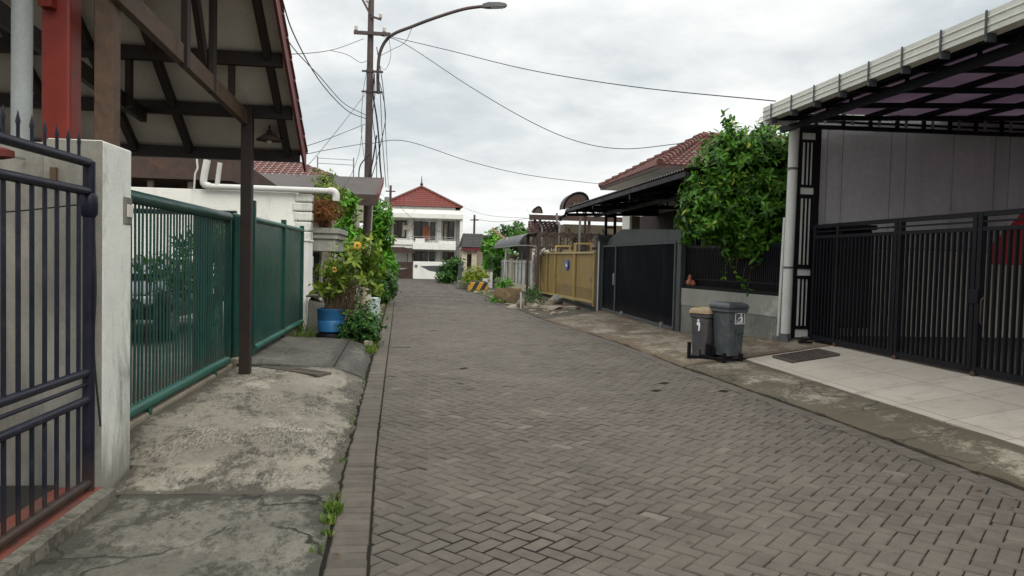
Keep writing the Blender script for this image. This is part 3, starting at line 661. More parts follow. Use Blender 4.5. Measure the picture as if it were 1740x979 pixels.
mb.build('roof', M['tile_red'], t)
for ya_, yb_ in ((EY+.06, RIDGE), (RIDGE, 4.85)):
    mb = MB(); e = XV+.005
    mb.hexa([(e, ya_, rz(ya_)-.14), (e+.03, ya_, rz(ya_)-.14), (e+.03, yb_, rz(yb_)-.14), (e, yb_, rz(yb_)-.14), (e, ya_, rz(ya_)+.1), (e+.03, ya_, rz(ya_)+.1), (e+.03, yb_, rz(yb_)+.1), (e, yb_, rz(yb_)+.1)])
    mb.build('barge_board', M['maroon'], t)
for x in (-1.72, -2.95, -3.62, -4.4, -5.2, -6.0, -6.8, -7.6):
    mb = MB(); mb.bar((x, EY-.02, rz(EY-.02)-.035), (x, RIDGE+.02, rz(RIDGE+.02)-.035), .075, .12); mb.build('rafter', M['wood_dark'], t)
for i, y in enumerate((EY-.08, 9.6, 8.9, 8.1, 7.3)):
    mb = MB(); mb.bar((XL, y, rz(y)-.055), (XV-.03, y, rz(y)-.055), .09, .15); mb.build('purlin', M['wood_dark'], t)
for x, y, w_, mt, nm in ((-2.08, 9.55, .13, 'wood_dark', 'post'), (-2.28, 5.9, .135, 'wood_brown', 'post')):
    mb = MB(); mb.box(x-w_/2, x+w_/2, y-w_/2, y+w_/2, -.02 if mt == 'wood_brown' else .1, 3.5 if mt == 'wood_brown' else rz(y)-.05); mb.build(nm, M[mt], t, False, .008)
mb = MB(); mb.bar((-2.2, 5.8, 3.52), (-2.1, 9.62, 3.27), .07, .17); mb.build('tie_beam', M['wood_brown'], t, False, .005)
mb = MB(); mb.bar((-3.3, 5.9, 3.52), (-3.3, 9.62, 3.27), .07, .17); mb.build('tie_beam', M['wood_dark'], t, False, .005)
mb = MB(); mb.bar((-6.5, 5.86, 3.62), (-1.95, 5.86, 3.62), .1, .2); mb.build('tie_beam', M['wood_dark'], t, False, .005)
for x in (-2.2, -3.3):
    for y in (7.25, 8.15, 8.95):
        z0 = 3.5-.2*(y-5.8)/4.4-.12
        mb = MB(); mb.box(x+.04, x+.10, y-.05, y+.05, z0, rz(y)-.02); mb.build('hanger', M['wood_dark'], t, False, .004)
mb = MB(); mb.bar((-2.2, 8.2, 3.45), (-2.2, 7.3, 4.9), .06, .12); mb.build('strut', M['wood_dark'], t)
mb = MB(); mb.tube([(-2.74, 5.62, 0), (-2.72, 5.62, 4.4)], .066, 14); tag(mb.build('pipe_post', M['grey_pipe'], None, True), 'thick grey painted pipe rising behind the grimy wall', 'post')
t2 = thing('steel_post', 'red painted steel box post rising behind the grimy wall', 'post', (-2.55, 5.9, .1))
mb = MB(); mb.box(-2.72, -2.52, 5.86, 6.06, .1, 4.4); mb.build('column', M['red_steel'], t2, False, .02)
mb = MB(); mb.box(-2.70, -2.61, 5.78, 5.86, 3.36, 3.44); mb.prism([(-2.70, 5.86, 3.44), (-2.70, 5.78, 3.44), (-2.70, 5.86, 3.75)], (.06, 0, 0)); mb.build('bracket', M['red_steel'], t2)
t = thing('pendant_lamp', 'small rusty dish shade lamp hanging under the carport eave', 'lamp', (-1.89, 9.9, 3.1))
mb = MB(); mb.lathe([(.165, -.03), (.16, -.015), (.09, .03), (.04, .06), (.025, .1)], (-1.89, 9.9, 3.1), 20); mb.build('shade', M['rust_brown'], t, True)
mb = MB(); mb.tube([(-1.89, 9.9, 3.2), (-1.89, 9.9, 3.31)], .012, 6); mb.build('rod', M['black'], t)
mb = MB(); mb.lathe([(.01, -.07), (.03, -.05), (.03, -.02), (.02, .02)], (-1.89, 9.9, 3.1), 12); mb.build('bulb', M['ceramic'], t, True)

# ================================================================== LEFT: green gates and fence
def bar_gate(label, X, y0, y1, z0, z1, sp, rb, mat, rt_, rr=.058, group=None, extra=()):
    t = thing('bar_gate', label, 'gate', (X, y1, z0), group)
    mb = MB(); mb.tube([(X, y0, z1), (X, y1, z1)], rr, 12); mb.build('top_rail', M[mat], t, True)
    mb = MB(); mb.tube([(X, y0, z0), (X, y1, z0)], rr*.95, 12); mb.build('bottom_rail', M[rt_], t, True)
    for y in (y0, y1):
        mb = MB(); mb.tube([(X, y, z0-.02), (X, y, z1)], .045, 10); mb.build('end_post', M[mat], t, True)
    mb = MB(); y = y0+sp
    while y < y1-.03: q = random.uniform(-.004, .004); mb.tube([(X, y, z0), (X+q, y+q, (z0+z1)/2), (X, y, z1)], rb, 6, cap=False); y += sp+random.uniform(-.004, .004)
    mb.build('bars', M[mat], t, True); return t
g1 = bar_gate('green barred sliding gate with thick round rails next to the white pillar', -2.37, 5.95, 9.85, .29, 2.09, .094, .0105, 'green', 'teal')
for y in (7.0, 9.2):
    mb = MB(); mb.tube([(-2.41, y, .235), (-2.33, y, .235)], .05, 12); mb.build('wheel', M['teal'], g1, True)
g2 = bar_gate('second green barred gate leaf slid behind the first one', -2.47, 8.9, 10.3, .29, 2.06, .094, .0085, 'green', 'green', .045)
t = thing('gate_post', 'round green gate post beside the brown carport post', 'post', (-2.40, 10.37, .15)); mb = MB(); mb.tube([(-2.4, 10.37, .12), (-2.4, 10.37, 2.12)], .058, 12); mb.build('pole', M['green'], t, True)
mb = MB(); mb.lathe([(.062, 0), (.055, .03), (.01, .05)], (-2.4, 10.37, 2.12), 12); mb.build('cap', M['teal'], t, True)
mb = MB(); mb.tube([(-4.2, 10.5, 2.16), (-2.4, 10.42, 2.17)], .035, 8); tag(mb.build('steel_bar', M['green'], None, True), 'dark green horizontal bar just behind the round green gate post', 'bar')
t = thing('plank_fence', 'solid teal green fence of narrow upright planks beyond the brown post', 'fence', (-2.3, 11, .2))
for y, z in ((10.95, 2.38), (13.4, 2.23), (15.45, 2.21)):
    mb = MB(); mb.box(-2.34, -2.26, y-.04, y+.04, .1, z); mb.build('post', M['green'], t, False, .006)
for y0, y1 in ((10.99, 13.36), (13.44, 15.41)):
    mb = MB(); mb.tube([(-2.3, y0, 2.12), (-2.3, y1, 2.12)], .04, 10); mb.build('top_rail', M['teal'], t, True)
    mb = MB(); mb.tube([(-2.28, y0, .3), (-2.28, y1, .3)], .05, 10); mb.build('bottom_rail', M['teal'], t, True)
    mb = MB(); y = y0+.01
    while y < y1-.1:
        mb.box(-2.306+random.uniform(-.003, .003), -2.300, y, y+.098, .3, 2.1); y += .1+(.05 if random.random() < .12 and y < 13 else .0015)
    mb.build('planks', M['green'], t)
t = thing('gate_pillar', 'slim bluish white wall pillar at the end of the teal fence', 'pillar', (-2.28, 16.2, 0)); mb = MB(); mb.box(-2.48, -2.2, 15.6, 16.3, -.05, 1.9); mb.build('shaft', M['white'], t, False, .01)
mb = MB(); mb.box(-2.5, -2.18, 15.58, 16.32, 1.9, 1.94); mb.build('cap', M['white_dirty'], t, False, .01)
t = thing('boundary_wall', 'long white party wall with rough stone quoins behind the green gates', 'wall', (-5, 17, 0))
mb = MB(); mb.box(-9, -2.62, 16.9, 17.1, -.05, 2.98); mb.build('wall', M['white_wall'], t, False, .01)
mb = MB(); zq = .0
while zq < 2.9:
    h = random.uniform(.17, .3); d = random.uniform(.0, .1); mb.box(-2.62-d, -2.3+random.uniform(-.02, .02), 16.86-random.uniform(0, .03), 17.14, zq, min(2.95, zq+h-.02)); zq += h
mb.build('quoins', M['white_dirty'], t, False, .03)
mb = MB(); mb.box(-2.58, -2.32, 16.9, 17.1, -.05, 2.96); mb.build('core', M['grey_wall'], t)
t = thing('drain_pipe', 'fat white drain pipe running along the top of the white party wall', 'pipe', (-2, 16.85, 3))
mb = MB(); mb.tube([(-4.5, 16.8, 3.04), (-1.92, 16.8, 3.03)], .062, 12); mb.build('pipe', M['pvc'], t, True)
mb = MB(); mb.tube(crom([(-1.95, 16.8, 3.03), (-1.84, 16.8, 3.02), (-1.79, 16.8, 2.95), (-1.79, 16.8, 2.82)], 5), .08, 12); mb.build('elbow', M['pvc'], t, True)
mb = MB(); mb.tube(crom([(-4.42, 16.8, 3.04), (-4.53, 16.8, 3.08), (-4.55, 16.8, 3.2), (-4.48, 16.8, 3.6)], 5), .075, 12); mb.tube([(-4.28, 16.8, 3.04), (-4.22, 16.8, 3.55)], .05, 10); mb.build('riser', M['pvc'], t, True)
mb = MB(); mb.tube([(-4.75, 16.82, 2.98), (-4.73, 16.82, 3.3), (-4.68, 16.82, 3.42), (-4.7, 16.82, 3.62)], .02, 6); mb.build('vent', M['pvc'], t, True)

# neighbour behind, with grey lean-to
t = thing('neighbour_house', 'low house with grey lean-to roof, maroon edge and red tiles behind white party wall', 'house', (-5, 24, 0))
mb = MB(); mb.hexa([(-7.5, 21.6, 3.28), (-1.16, 21.6, 3.28), (-1.16, 24.5, 4.06), (-7.5, 24.5, 4.06), (-7.5, 21.6, 3.36), (-1.16, 21.6, 3.36), (-1.16, 24.5, 4.14), (-7.5, 24.5, 4.14)]); mb.build('roof', M['roof_grey'], t)
mb = MB(); mb.box(-7.5, -1.16, 21.5, 21.6, 3.05, 3.36); mb.build('fascia', M['rust_brown'], t)
mb = MB(); mb.hexa([(-1.16, 21.5, 3.2), (-1.12, 21.5, 3.2), (-1.12, 24.5, 3.95), (-1.16, 24.5, 3.95), (-1.16, 21.5, 3.4), (-1.12, 21.5, 3.4), (-1.12, 24.5, 4.16), (-1.16, 24.5, 4.16)]); mb.build('barge_board', M['maroon'], t)
mb = MB(); mb.box(-7.5, -2.2, 22.4, 29, 0, 3.4); mb.build('wall', M['beige'], t)
mb = MB(); mb.box(-2.45, -2.2, 22.0, 22.3, 0, 3.05); mb.build('column', M['cream'], t, False, .01)
mb = MB(); mb.box(-6.5, -3.2, 22.36, 22.4, 1.0, 2.8); mb.build('window', M['glass'], t)
mb = MB(); tile_plane(mb, (-8.5, 26, 4.1), (-2.2, 26, 4.1), (-4.6, 29, 5.1), (-8.5, 29, 5.1)); tile_plane(mb, (-2.2, 26, 4.1), (-2.2, 32, 4.1), (-4.6, 29.2, 5.1), (-4.6, 29, 5.1)); mb.build('tile_roof', M['tile_red'], t)
mb = MB(); mb.box(-8.5, -2.25, 26.1, 32, 3, 4.08); mb.build('gable_wall', M['beige'], t)
t = thing('verandah', 'dark brown shaded verandah roof seen above the white party wall', 'verandah', (-6.5, 19, 0))
mb = MB(); mb.hexa([(-9.5, 18.2, 3.3), (-4.3, 18.2, 3.3), (-3.7, 21.3, 3.1), (-9.5, 21.3, 3.1), (-9.5, 18.2, 4.2), (-4.3, 18.2, 3.9), (-3.7, 21.3, 3.4), (-9.5, 21.3, 3.5)]); mb.build('roof', M['rust_brown'], t)
mb = MB(); mb.box(-9, -4.6, 20.0, 20.2, 0, 3.1); mb.build('wall', M['dark_int'], t)
for x in (-7.2, -6.3, -5.4):
    mb = MB(); mb.box(x, x+.12, 18.6, 18.72, 0, 3.3); mb.build('post', M['beige'], t)
t = thing('antenna', 'thin wire aerial strung between two short poles above the grey roof', 'antenna', (-2.5, 23, 4))
for x in (-3.0, -1.95):
    mb = MB(); mb.tube([(x, 23, 3.7), (x, 23, 4.55)], .02, 6); mb.build('pole', M['steelpipe'], t)
mb = MB()
for z in (4.5, 4.35): mb.tube([(-3.0, 23, z), (-1.95, 23, z-.02)], .008, 4)
mb.build('wire', M['steelpipe'], t)

# gate with concrete canopy, hanging fern
t = thing('gate_canopy', 'weathered grey concrete gate canopy with moulded edge next to white quoins', 'gate canopy', (-2.1, 17.6, 0))
mb = MB(); mb.box(-2.6, -1.84, 17.3, 19.2, 1.72, 2.0); mb.box(-2.6, -1.79, 17.25, 19.25, 2.0, 2.12); mb.box(-2.6, -1.75, 17.2, 19.3, 2.12, 2.24); mb.build('slab', M['conc_wall_hi'], t, False, .015)
for y in (17.35, 19.1):
    mb = MB(); mb.box(-2.55, -2.35, y-.1, y+.1, 0, 1.72); mb.build('post', M['white_dirty'], t, False, .01)
t = thing('metal_door', 'dark grey metal street door under the concrete gate canopy', 'door', (-2.42, 18.2, 0))
mb = MB(); mb.box(-2.44, -2.4, 17.47, 18.98, .05, 1.7); mb.build('leaf', M['board_grey'], t)
mb = MB()
for k in range(10): mb.box(-2.4, -2.385, 17.5+k*.15, 17.52+k*.15, .1, 1.65)
mb.build('ribs', M['board_grey'], t)
mb = MB(); mb.tube([(-2.37, 17.6, .9), (-2.37, 17.6, 1.1)], .015, 6); mb.build('handle', M['steel'], t)
t = thing('concrete_block', 'stained grey concrete box between the teal fence and the blue drum', 'block', (-2.1, 16.2, 0)); mb = MB(); mb.hexa([(-2.15, 15.2, 0), (-1.75, 15.2, 0), (-1.75, 15.7, 0), (-2.15, 15.7, 0), (-2.13, 15.25, .75), (-1.82, 15.25, .68), (-1.82, 15.6, .68), (-2.13, 15.6, .8)]); mb.build('body', M['conc_wall_lo'], t, False, .03)
mb = MB(); mb.box(-2.17, -1.78, 15.2, 15.65, .8, .84); mb.build('cap', M['kerb'], t, False, .01)
# ================================================================== LEFT: plants
def plant(name, label, cat, base, ells, count, k, L, W, lf, stems=8, stem_r=.012, spread=1.0, gap=.25, down=0, group=None, trunk_h=.3, seed=0, bark='stalk'):
    t = thing(name, label, cat, base, group); mb = MB()
    tips = crown(mb, ells, count, k, L, W, spread, gap, down, seed)
    mb.build('foliage', M[lf], t, True)
    if stems:
        b = MB(); branches(b, base, tips, stem_r*2.2, stems, trunk_h); b.build('stems', M[bark], t, True)
    return t, tips
t = thing('hanging_fern', 'rust coloured hanging fern with green sprigs above the concrete gate canopy', 'plant', (-2.05, 17.4, 2.3))
mb = MB(); crown(mb, [((-2.1, 17.3, 2.62), (.33, .3, .24))], 240, 8, .16, .016, .8, .5, .8); mb.build('dry_fronds', M['lf_dry'], t, True)
mb = MB(); crown(mb, [((-1.98, 17.4, 3.05), (.32, .3, .28)), ((-2.15, 17.5, 3.3), (.22, .2, .25)), ((-1.75, 17.4, 2.7), (.1, .15, .4))], 80, 6, .15, .045, 1, .2); mb.build('foliage', M['lf_yel'], t, True)
mb = MB(); mb.lathe([(.10, -.1), (.15, .03), (.15, .05), (.0, .04)], (-2.12, 17.4, 2.36), 14); mb.build('pot', M['wood_dark'], t, True)

t = thing('potted_plant', 'leafy sunflower plant with yellow flowers growing from a blue drum', 'plant', (-1.55, 14.05, .14))
mb = MB(); tips = crown(mb, [((-1.35, 14.0, 1.45), (.45, .4, .42)), ((-1.05, 14.1, 1.6), (.42, .4, .4)), ((-1.6, 14.0, 1.15), (.28, .3, .3)), ((-.9, 14.0, 1.25), (.3, .3, .35))], 150, 6, .17, .06, 1.0, .12, .3, 3); mb.build('foliage', M['lf_yel'], t, True)
mb = MB()
for k in range(26):
    b = Vector((-1.55+random.uniform(-.14, .14), 14.05+random.uniform(-.14, .14), .62)); p = random.choice(tips)
    mb.tube(crom([b, b.lerp(p, .5)+Vector((-.05, 0, .1)), p], 4), [.013*(1-.6*i/8) for i in range(9)], 5)
for k in range(160):
    b = Vector((-1.45+random.uniform(-.22, .3), 14.05+random.uniform(-.2, .2), .58)); p = b+Vector((random.uniform(-.15, .15), random.uniform(-.15, .15), random.uniform(.3, .75)))
    mb.tube([b, b.lerp(p, .5)+rand_dir()*.03, p], [.006, .005, .003], 4)
mb.build('stems', M['stalk'], t, True)
for k, (px, py) in enumerate(((607, 417), (568, 458))):
    c = at(px, py, 13.7); fl = MB(); n = Vector((random.uniform(-.3, .3), -1, .35)).normalized(); a = n.orthogonal().normalized(); b = n.cross(a)
    for j in range(11):
        th = j*2*math.pi/11; d = a*math.cos(th)+b*math.sin(th); leaf(fl, c+d*.02, d, n, .062 if k == 0 else .035, .026)
    h = fl.build('flower', M['petal'], t)
    ce = MB(); ce.tube([c, c+n*.012], .024, 8); ce.build('flower_centre', M['stalk'], h)
t = thing('drum_planter', 'blue half drum used as planter standing on a black tray', 'planter', (-1.55, 14.05, .14))
mb = MB(); mb.lathe([(.215, .10), (.235, .12), (.245, .30), (.235, .32), (.245, .34), (.25, .50), (.258, .51), (.258, .53), (.235, .53), (.23, .47)], (-1.55, 14.05, .14), 28); mb.build('drum', M['pot_blue'], t, True)
mb = MB(); mb.lathe([(.22, 0), (.26, .0), (.27, .06), (.25, .1), (.2, .1)], (-1.55, 14.05, .12), 24); mb.build('tray', M['black'], t, True)
mb = MB(); mb.lathe([(.23, .0), (.22, .015)], (-1.55, 14.05, .61), 20); mb.build('soil', M['soil'], t)

plant('bush', 'low dark green leafy bush at the kerb in front of the blue drum', 'bush', (-1.0, 13.9, .05), [((-1.0, 13.9, .42), (.4, .36, .36)), ((-.85, 13.8, .30), (.28, .3, .28)), ((-1.18, 13.9, .25), (.25, .25, .25))], 300, 7, .085, .042, 'lf_dark', 10, .008, seed=5)
t = thing('canister', 'pale green cylindrical bin standing at the kerb behind the low bush', 'bin', (-.94, 17.1, .03))
mb = MB(); mb.lathe([(.115, 0), (.122, .02), (.122, .62), (.115, .64)], (-.94, 17.1, .03), 22); mb.build('body', M['pale_green'], t, True)
mb = MB(); mb.lathe([(.13, .60), (.132, .66), (.12, .685), (.02, .69)], (-.94, 17.1, .03), 22); mb.build('lid', M['pale_green'], t, True)
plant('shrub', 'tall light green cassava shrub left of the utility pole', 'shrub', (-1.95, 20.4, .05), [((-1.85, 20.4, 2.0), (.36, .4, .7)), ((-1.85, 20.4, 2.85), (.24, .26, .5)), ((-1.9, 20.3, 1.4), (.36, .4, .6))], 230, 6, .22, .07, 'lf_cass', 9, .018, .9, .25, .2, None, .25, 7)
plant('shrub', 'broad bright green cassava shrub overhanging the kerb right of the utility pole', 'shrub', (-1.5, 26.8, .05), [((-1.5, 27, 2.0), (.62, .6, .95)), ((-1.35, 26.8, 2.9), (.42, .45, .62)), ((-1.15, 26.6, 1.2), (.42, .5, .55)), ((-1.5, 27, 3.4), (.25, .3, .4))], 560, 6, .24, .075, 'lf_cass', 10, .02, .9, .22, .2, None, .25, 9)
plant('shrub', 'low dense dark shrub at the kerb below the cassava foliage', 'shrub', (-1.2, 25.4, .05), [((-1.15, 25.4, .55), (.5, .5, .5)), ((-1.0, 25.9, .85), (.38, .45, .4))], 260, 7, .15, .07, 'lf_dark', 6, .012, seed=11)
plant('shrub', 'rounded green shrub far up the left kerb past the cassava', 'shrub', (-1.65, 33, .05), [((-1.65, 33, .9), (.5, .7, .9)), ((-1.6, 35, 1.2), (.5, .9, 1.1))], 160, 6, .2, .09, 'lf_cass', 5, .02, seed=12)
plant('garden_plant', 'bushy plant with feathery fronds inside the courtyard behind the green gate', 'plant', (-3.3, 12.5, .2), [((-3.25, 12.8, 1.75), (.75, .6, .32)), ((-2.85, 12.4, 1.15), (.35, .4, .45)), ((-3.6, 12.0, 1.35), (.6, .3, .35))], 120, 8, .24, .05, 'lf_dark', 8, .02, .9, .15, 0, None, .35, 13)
t = thing('palm_plant', 'spiky leaved palm showing its top above the green gate', 'palm', (-3.25, 13.6, .2)); mb = MB()
for k in range(22):
    a = k*2.4; d = Vector((math.cos(a)*.9, math.sin(a)*.9, random.uniform(.5, 1.1))); leaf(mb, Vector((-3.25, 13.6, 1.95)), d, Vector((0, 0, 1)), random.uniform(.5, .75), .09, None, .35)
mb.build('fronds', M['lf_cass'], t, True); mb = MB(); mb.tube([(-3.25, 13.6, .2), (-3.23, 13.6, 1.2), (-3.25, 13.6, 1.95)], [.07, .055, .05], 8); mb.build('trunk', M['trunk'], t, True)
plant('twig_shrub', 'thin leafless twiggy shrub behind the green gate beside the white pillar', 'shrub', (-4.9, 11.0, .2), [((-4.9, 11, 1.35), (.5, .3, .6))], 30, 5, .07, .03, 'lf_dark', 24, .009, .8, .1, 0, None, .2, 15)

# black car in the courtyard
t = thing('parked_car', 'black car parked in the shaded courtyard behind the green bars', 'car', (-4.6, 12.6, .2))
CX0, CY0 = -4.75, 11.9
mb = MB(); rings = []
for (y, hw, zb, zt) in ((0, .66, .48, .70), (.08, .78, .40, .78), (.45, .84, .36, .90), (1.2, .86, .34, 1.0), (2.6, .87, .34, 1.02), (3.7, .84, .38, 1.02), (4.15, .76, .45, .92)):
    z0 = .2
    rings.append([(CX0-hw+.06, CY0+y, z0+zb), (CX0+hw-.06, CY0+y, z0+zb), (CX0+hw, CY0+y, z0+zb+.15), (CX0+hw-.03, CY0+y, z0+zt-.1), (CX0+hw-.16, CY0+y, z0+zt), (CX0-hw+.16, CY0+y, z0+zt), (CX0-hw+.03, CY0+y, z0+zt-.1), (CX0-hw, CY0+y, z0+zb+.15)])
mb.loft(rings); mb.build('body', M['car'], t, True, .03)
mb = MB(); mb.loft([[(CX0-.74, CY0+1.05, 1.19), (CX0+.74, CY0+1.05, 1.19), (CX0+.72, CY0+3.9, 1.2), (CX0-.72, CY0+3.9, 1.2)], [(CX0-.58, CY0+1.95, 1.5), (CX0+.58, CY0+1.95, 1.5), (CX0+.57, CY0+3.2, 1.5), (CX0-.57, CY0+3.2, 1.5)]]); cab = mb.build('cabin', M['car'], t, True, .04)
mb = MB(); a = [(CX0-.66, CY0+1.10, 1.235), (CX0+.66, CY0+1.10, 1.235), (CX0+.55, CY0+1.86, 1.46), (CX0-.55, CY0+1.86, 1.46)]; mb.prism(a, (0, -.03, .03)); mb.build('windscreen', M['glass'], cab)
for s in (-1, 1):
    mb = MB(); mb.prism([(CX0+s*.735, CY0+1.4, 1.24), (CX0+s*.725, CY0+3.6, 1.24), (CX0+s*.61, CY0+3.1, 1.46), (CX0+s*.61, CY0+2.0, 1.46)], (s*.03, 0, .01)); mb.build('side_window', M['glass'], cab)
    mb = MB(); mb.box(CX0+s*.62-.16, CX0+s*.62+.16, CY0+.03, CY0+.13, .82, .95); mb.build('headlight', M['lamp_glass'], t, False, .03)
    mb = MB(); mb.box(CX0+s*.95-.1, CX0+s*.95+.1, CY0+1.3, CY0+1.38, 1.2, 1.32); mb.build('mirror', M['car'], t, False, .03)
    for y in (.75, 3.3):
        mb = MB(); mb.tube([(CX0+s*.68, CY0+y, .51), (CX0+s*.88, CY0+y, .51)], .31, 20); wh = mb.build('wheel', M['rubber'], t, True)
        mb = MB(); mb.tube([(CX0+s*.86, CY0+y, .51), (CX0+s*.89, CY0+y, .51)], .19, 16); mb.build('rim', M['steel'], wh, True)
mb = MB(); mb.box(CX0-.38, CX0+.38, CY0-.01, CY0+.06, .72, .86); 
for k in range(3): mb.box(CX0-.36, CX0+.36, CY0-.02, CY0-.01, .735+k*.045, .75+k*.045)
mb.build('grille', M['chrome'], t); mb = MB(); mb.box(CX0-.24, CX0+.24, CY0-.03, CY0-.005, .58, .68); mb.build('number_plate', M['black'], t)

# grass
def tuft(mb, c, n, h, rad):
    for k in range(n):
        a = random.random()*6.28; q = rad*random.random()**.6; p = Vector(c)+Vector((math.cos(a)*q, math.sin(a)*q, 0))
        leaf(mb, p, Vector((random.uniform(-.5, .5), random.uniform(-.5, .5), 1)), Vector((random.uniform(-1, 1), random.uniform(-1, 1), .3)), h*random.uniform(.5, 1.2), .007+.004*random.random(), None, random.uniform(.1, .6))
mb = MB()
for (x, y, n, h, r) in ((-.50, 4.85, 110, .09, .06), (-.51, 4.66, 60, .07, .05), (-.5, 4.45, 26, .06, .04), (-.52, 4.2, 18, .05, .05), (-.53, 5.15, 14, .05, .05)): tuft(mb, (x, y, 0), n, h, r)
for k in range(60):
    y = random.uniform(12.6, 15.5); tuft(mb, (lo(y)-random.uniform(-.02, .12), y, .02), 16, .11, .07)
for k in range(90):
    y = random.uniform(15.5, 40); tuft(mb, (lo(y)-random.uniform(.0, .25), y, .02), 10, .12, .12)
for k in range(26): tuft(mb, (-2.2+random.uniform(-.12, .25), random.uniform(13.6, 16), .16 if k < 8 else .05), 14, .16, .1)
for k in range(70):
    y = random.uniform(24, 42); tuft(mb, (rx(y)+random.uniform(.1, 1.0), y, .02), 14, .14, .15)
for k in range(20):
    y = random.uniform(6, 11); tuft(mb, (lo(y)-.02, y, 0), 5, .04, .03)
o = mb.build('grass', M['lf_grass']); struct(o, 'stuff')
mb = MB()
for k in range(150):
    y = 2.5+22*random.random()**1.6; side = random.random()
    if side < .35: x = lx(y)-random.uniform(-.1, 1.4); z = .015+.0*y
    elif side < .75: x = rx(y)+random.uniform(-.5, .12); z = .012
    else: x = random.uniform(lx(y), rx(y)); z = .01
    if x < lx(y)-.25: z = max(.02, zmid((lo(y)-x)/1.6, y)+.02) if y < 10 else .18
    d = Vector((random.uniform(-1, 1), random.uniform(-1, 1), random.uniform(-.05, .2))); leaf(mb, Vector((x, y, z)), d, Vector((0, 0, 1)), random.uniform(.02, .06), random.uniform(.012, .025), None, random.uniform(-.2, .2), .3)
struct(mb.build('litter', M['lf_litter']), 'stuff')
# loose rubble at the verges
def stone(mb, c, s, m=0):
    bm = bmesh.new(); bmesh.ops.create_icosphere(bm, subdivisions=2, radius=1)
    sx, sy, sz = s; sd = random.random()*50; ph = random.random()*6.28
    vs = []
    for v in bm.verts:
        q = v.co*(1+.35*mnoise.noise(v.co*1.6+Vector((sd, 0, 0)))); x, y = q.x*sx, q.y*sy
        vs.append((c[0]+x*math.cos(ph)-y*math.sin(ph), c[1]+x*math.sin(ph)+y*math.cos(ph), c[2]+max(q.z, -.5)*sz))
    mb.add(vs, [tuple(v.index for v in f.verts) for f in bm.faces], m); bm.free()
mb = MB()
for k in range(60):
    y = random.uniform(13.5, 32); stone(mb, (lo(y)-random.uniform(.03, .4), y, .03), (random.uniform(.03, .09),)*2+(random.uniform(.03, .06),))
for k in range(90):
    y = random.uniform(22, 44); stone(mb, (rx(y)+random.uniform(.1, 1.5), y, .02), (random.uniform(.04, .16), random.uniform(.04, .12), random.uniform(.03, .07)))
struct(mb.build('rubble', M['rock'], None, True), 'stuff')
t = thing('broken_brick', 'single broken pale brick lying at the kerb before the low bush', 'brick', (-.82, 13.3, .12)); mb = MB(); mb.hexa([(-.9, 13.25, .08), (-.76, 13.22, .08), (-.74, 13.32, .08), (-.88, 13.35, .08), (-.9, 13.26, .16), (-.77, 13.23, .17), (-.75, 13.31, .16), (-.88, 13.34, .17)]); mb.build('body', M['rock'], t, False, .01)

# ================================================================== utility pole with street lamp
PY = 24.8; pc = lambda px, py: at(px, py, PY)
PX = -1.64
t = thing('utility_pole', 'tall brown steel utility pole carrying the street lamp arm and cables', 'utility pole', (PX, PY, 0))
mb = MB(); mb.tube([(PX, PY, 0), (PX, PY, 4), (PX, PY, 7), (PX+.01, PY, 12)], [.14, .125, .105, .085], 14); mb.build('shaft', M['pole'], t, True)
mb = MB(); mb.lathe([(.17, -.02), (.165, .6), (.15, 1.2), (.142, 1.22)], (PX, PY, 0), 14); mb.build('base', M['cream'], t, True)
mb = MB(); mb.box(-2.15, -1.0, PY-.22, PY-.12, 8.66, 8.76); cr = mb.build('crossarm', M['pole'], t)
def insul(c, par):
    mb = MB(); mb.tube([Vector(c)-Vector((0, 0, .1)), Vector(c)], .015, 6); mb.lathe([(.05, 0), (.06, .04), (.045, .06), (.06, .1), (.04, .16), (.01, .18)], c, 10); mb.build('insulator', M['ceramic'], par, True)
for x in (-2.08, -1.2): insul((x, PY-.17, 8.78), cr)
mb = MB(); mb.bar((-1.62, PY-.14, 9.25), (-1.3, PY-.2, 9.15), .05, .06); br = mb.build('bracket', M['pole'], t); insul((-1.32, PY-.2, 9.2), br)
mb = MB(); mb.bar((PX, PY-.1, 9.3), (-2.0, PY-.1, 9.95), .06, .06); br = mb.build('bracket', M['pole'], t); insul((-1.75, PY-.12, 9.7), br)
for z in (6.9, 7.55):
    mb = MB(); mb.lathe([(.115, -.05), (.125, -.04), (.125, .04), (.115, .05)], (PX, PY, z), 14); mb.box(PX, PX+.42, PY-.05, PY+.03, z-.03, z+.03); mb.box(PX-.25, PX, PY-.04, PY+.02, z-.025, z+.025); mb.build('clamp', M['pole'], t, True)
arm_pts = crom([(-1.37, PY-.03, 6.85), (-1.38, PY-.03, 7.6), (-1.3, PY-.03, 8.25), (-.98, PY-.03, 8.72), (-.3, PY-.05, 9.05), (.42, PY-.07, 9.36), (1.3, PY-.09, 9.68), (1.98, PY-.1, 9.82)], 6)
mb = MB(); mb.tube(arm_pts, .052, 10); arm = mb.build('lamp_arm', M['pole'], t, True)
mb = MB(); pts = []
mb.loft([[(1.95, PY-.1-w_, 9.80), (1.95, PY-.1+w_, 9.80), (1.95, PY-.1+w_, 9.86), (1.95, PY-.1-w_, 9.86)] if False else [(x, PY-.1-w_, z0), (x, PY-.1+w_, z0), (x, PY-.1+w_*.8, z1), (x, PY-.1-w_*.8, z1)] for x, w_, z0, z1 in ((1.92, .05, 9.76, 9.88), (2.1, .12, 9.77, 9.93), (2.45, .14, 9.80, 9.95), (2.66, .1, 9.83, 9.94), (2.72, .03, 9.86, 9.91))]); lh = mb.build('lamp_head', M['ledpanel'], arm, True)
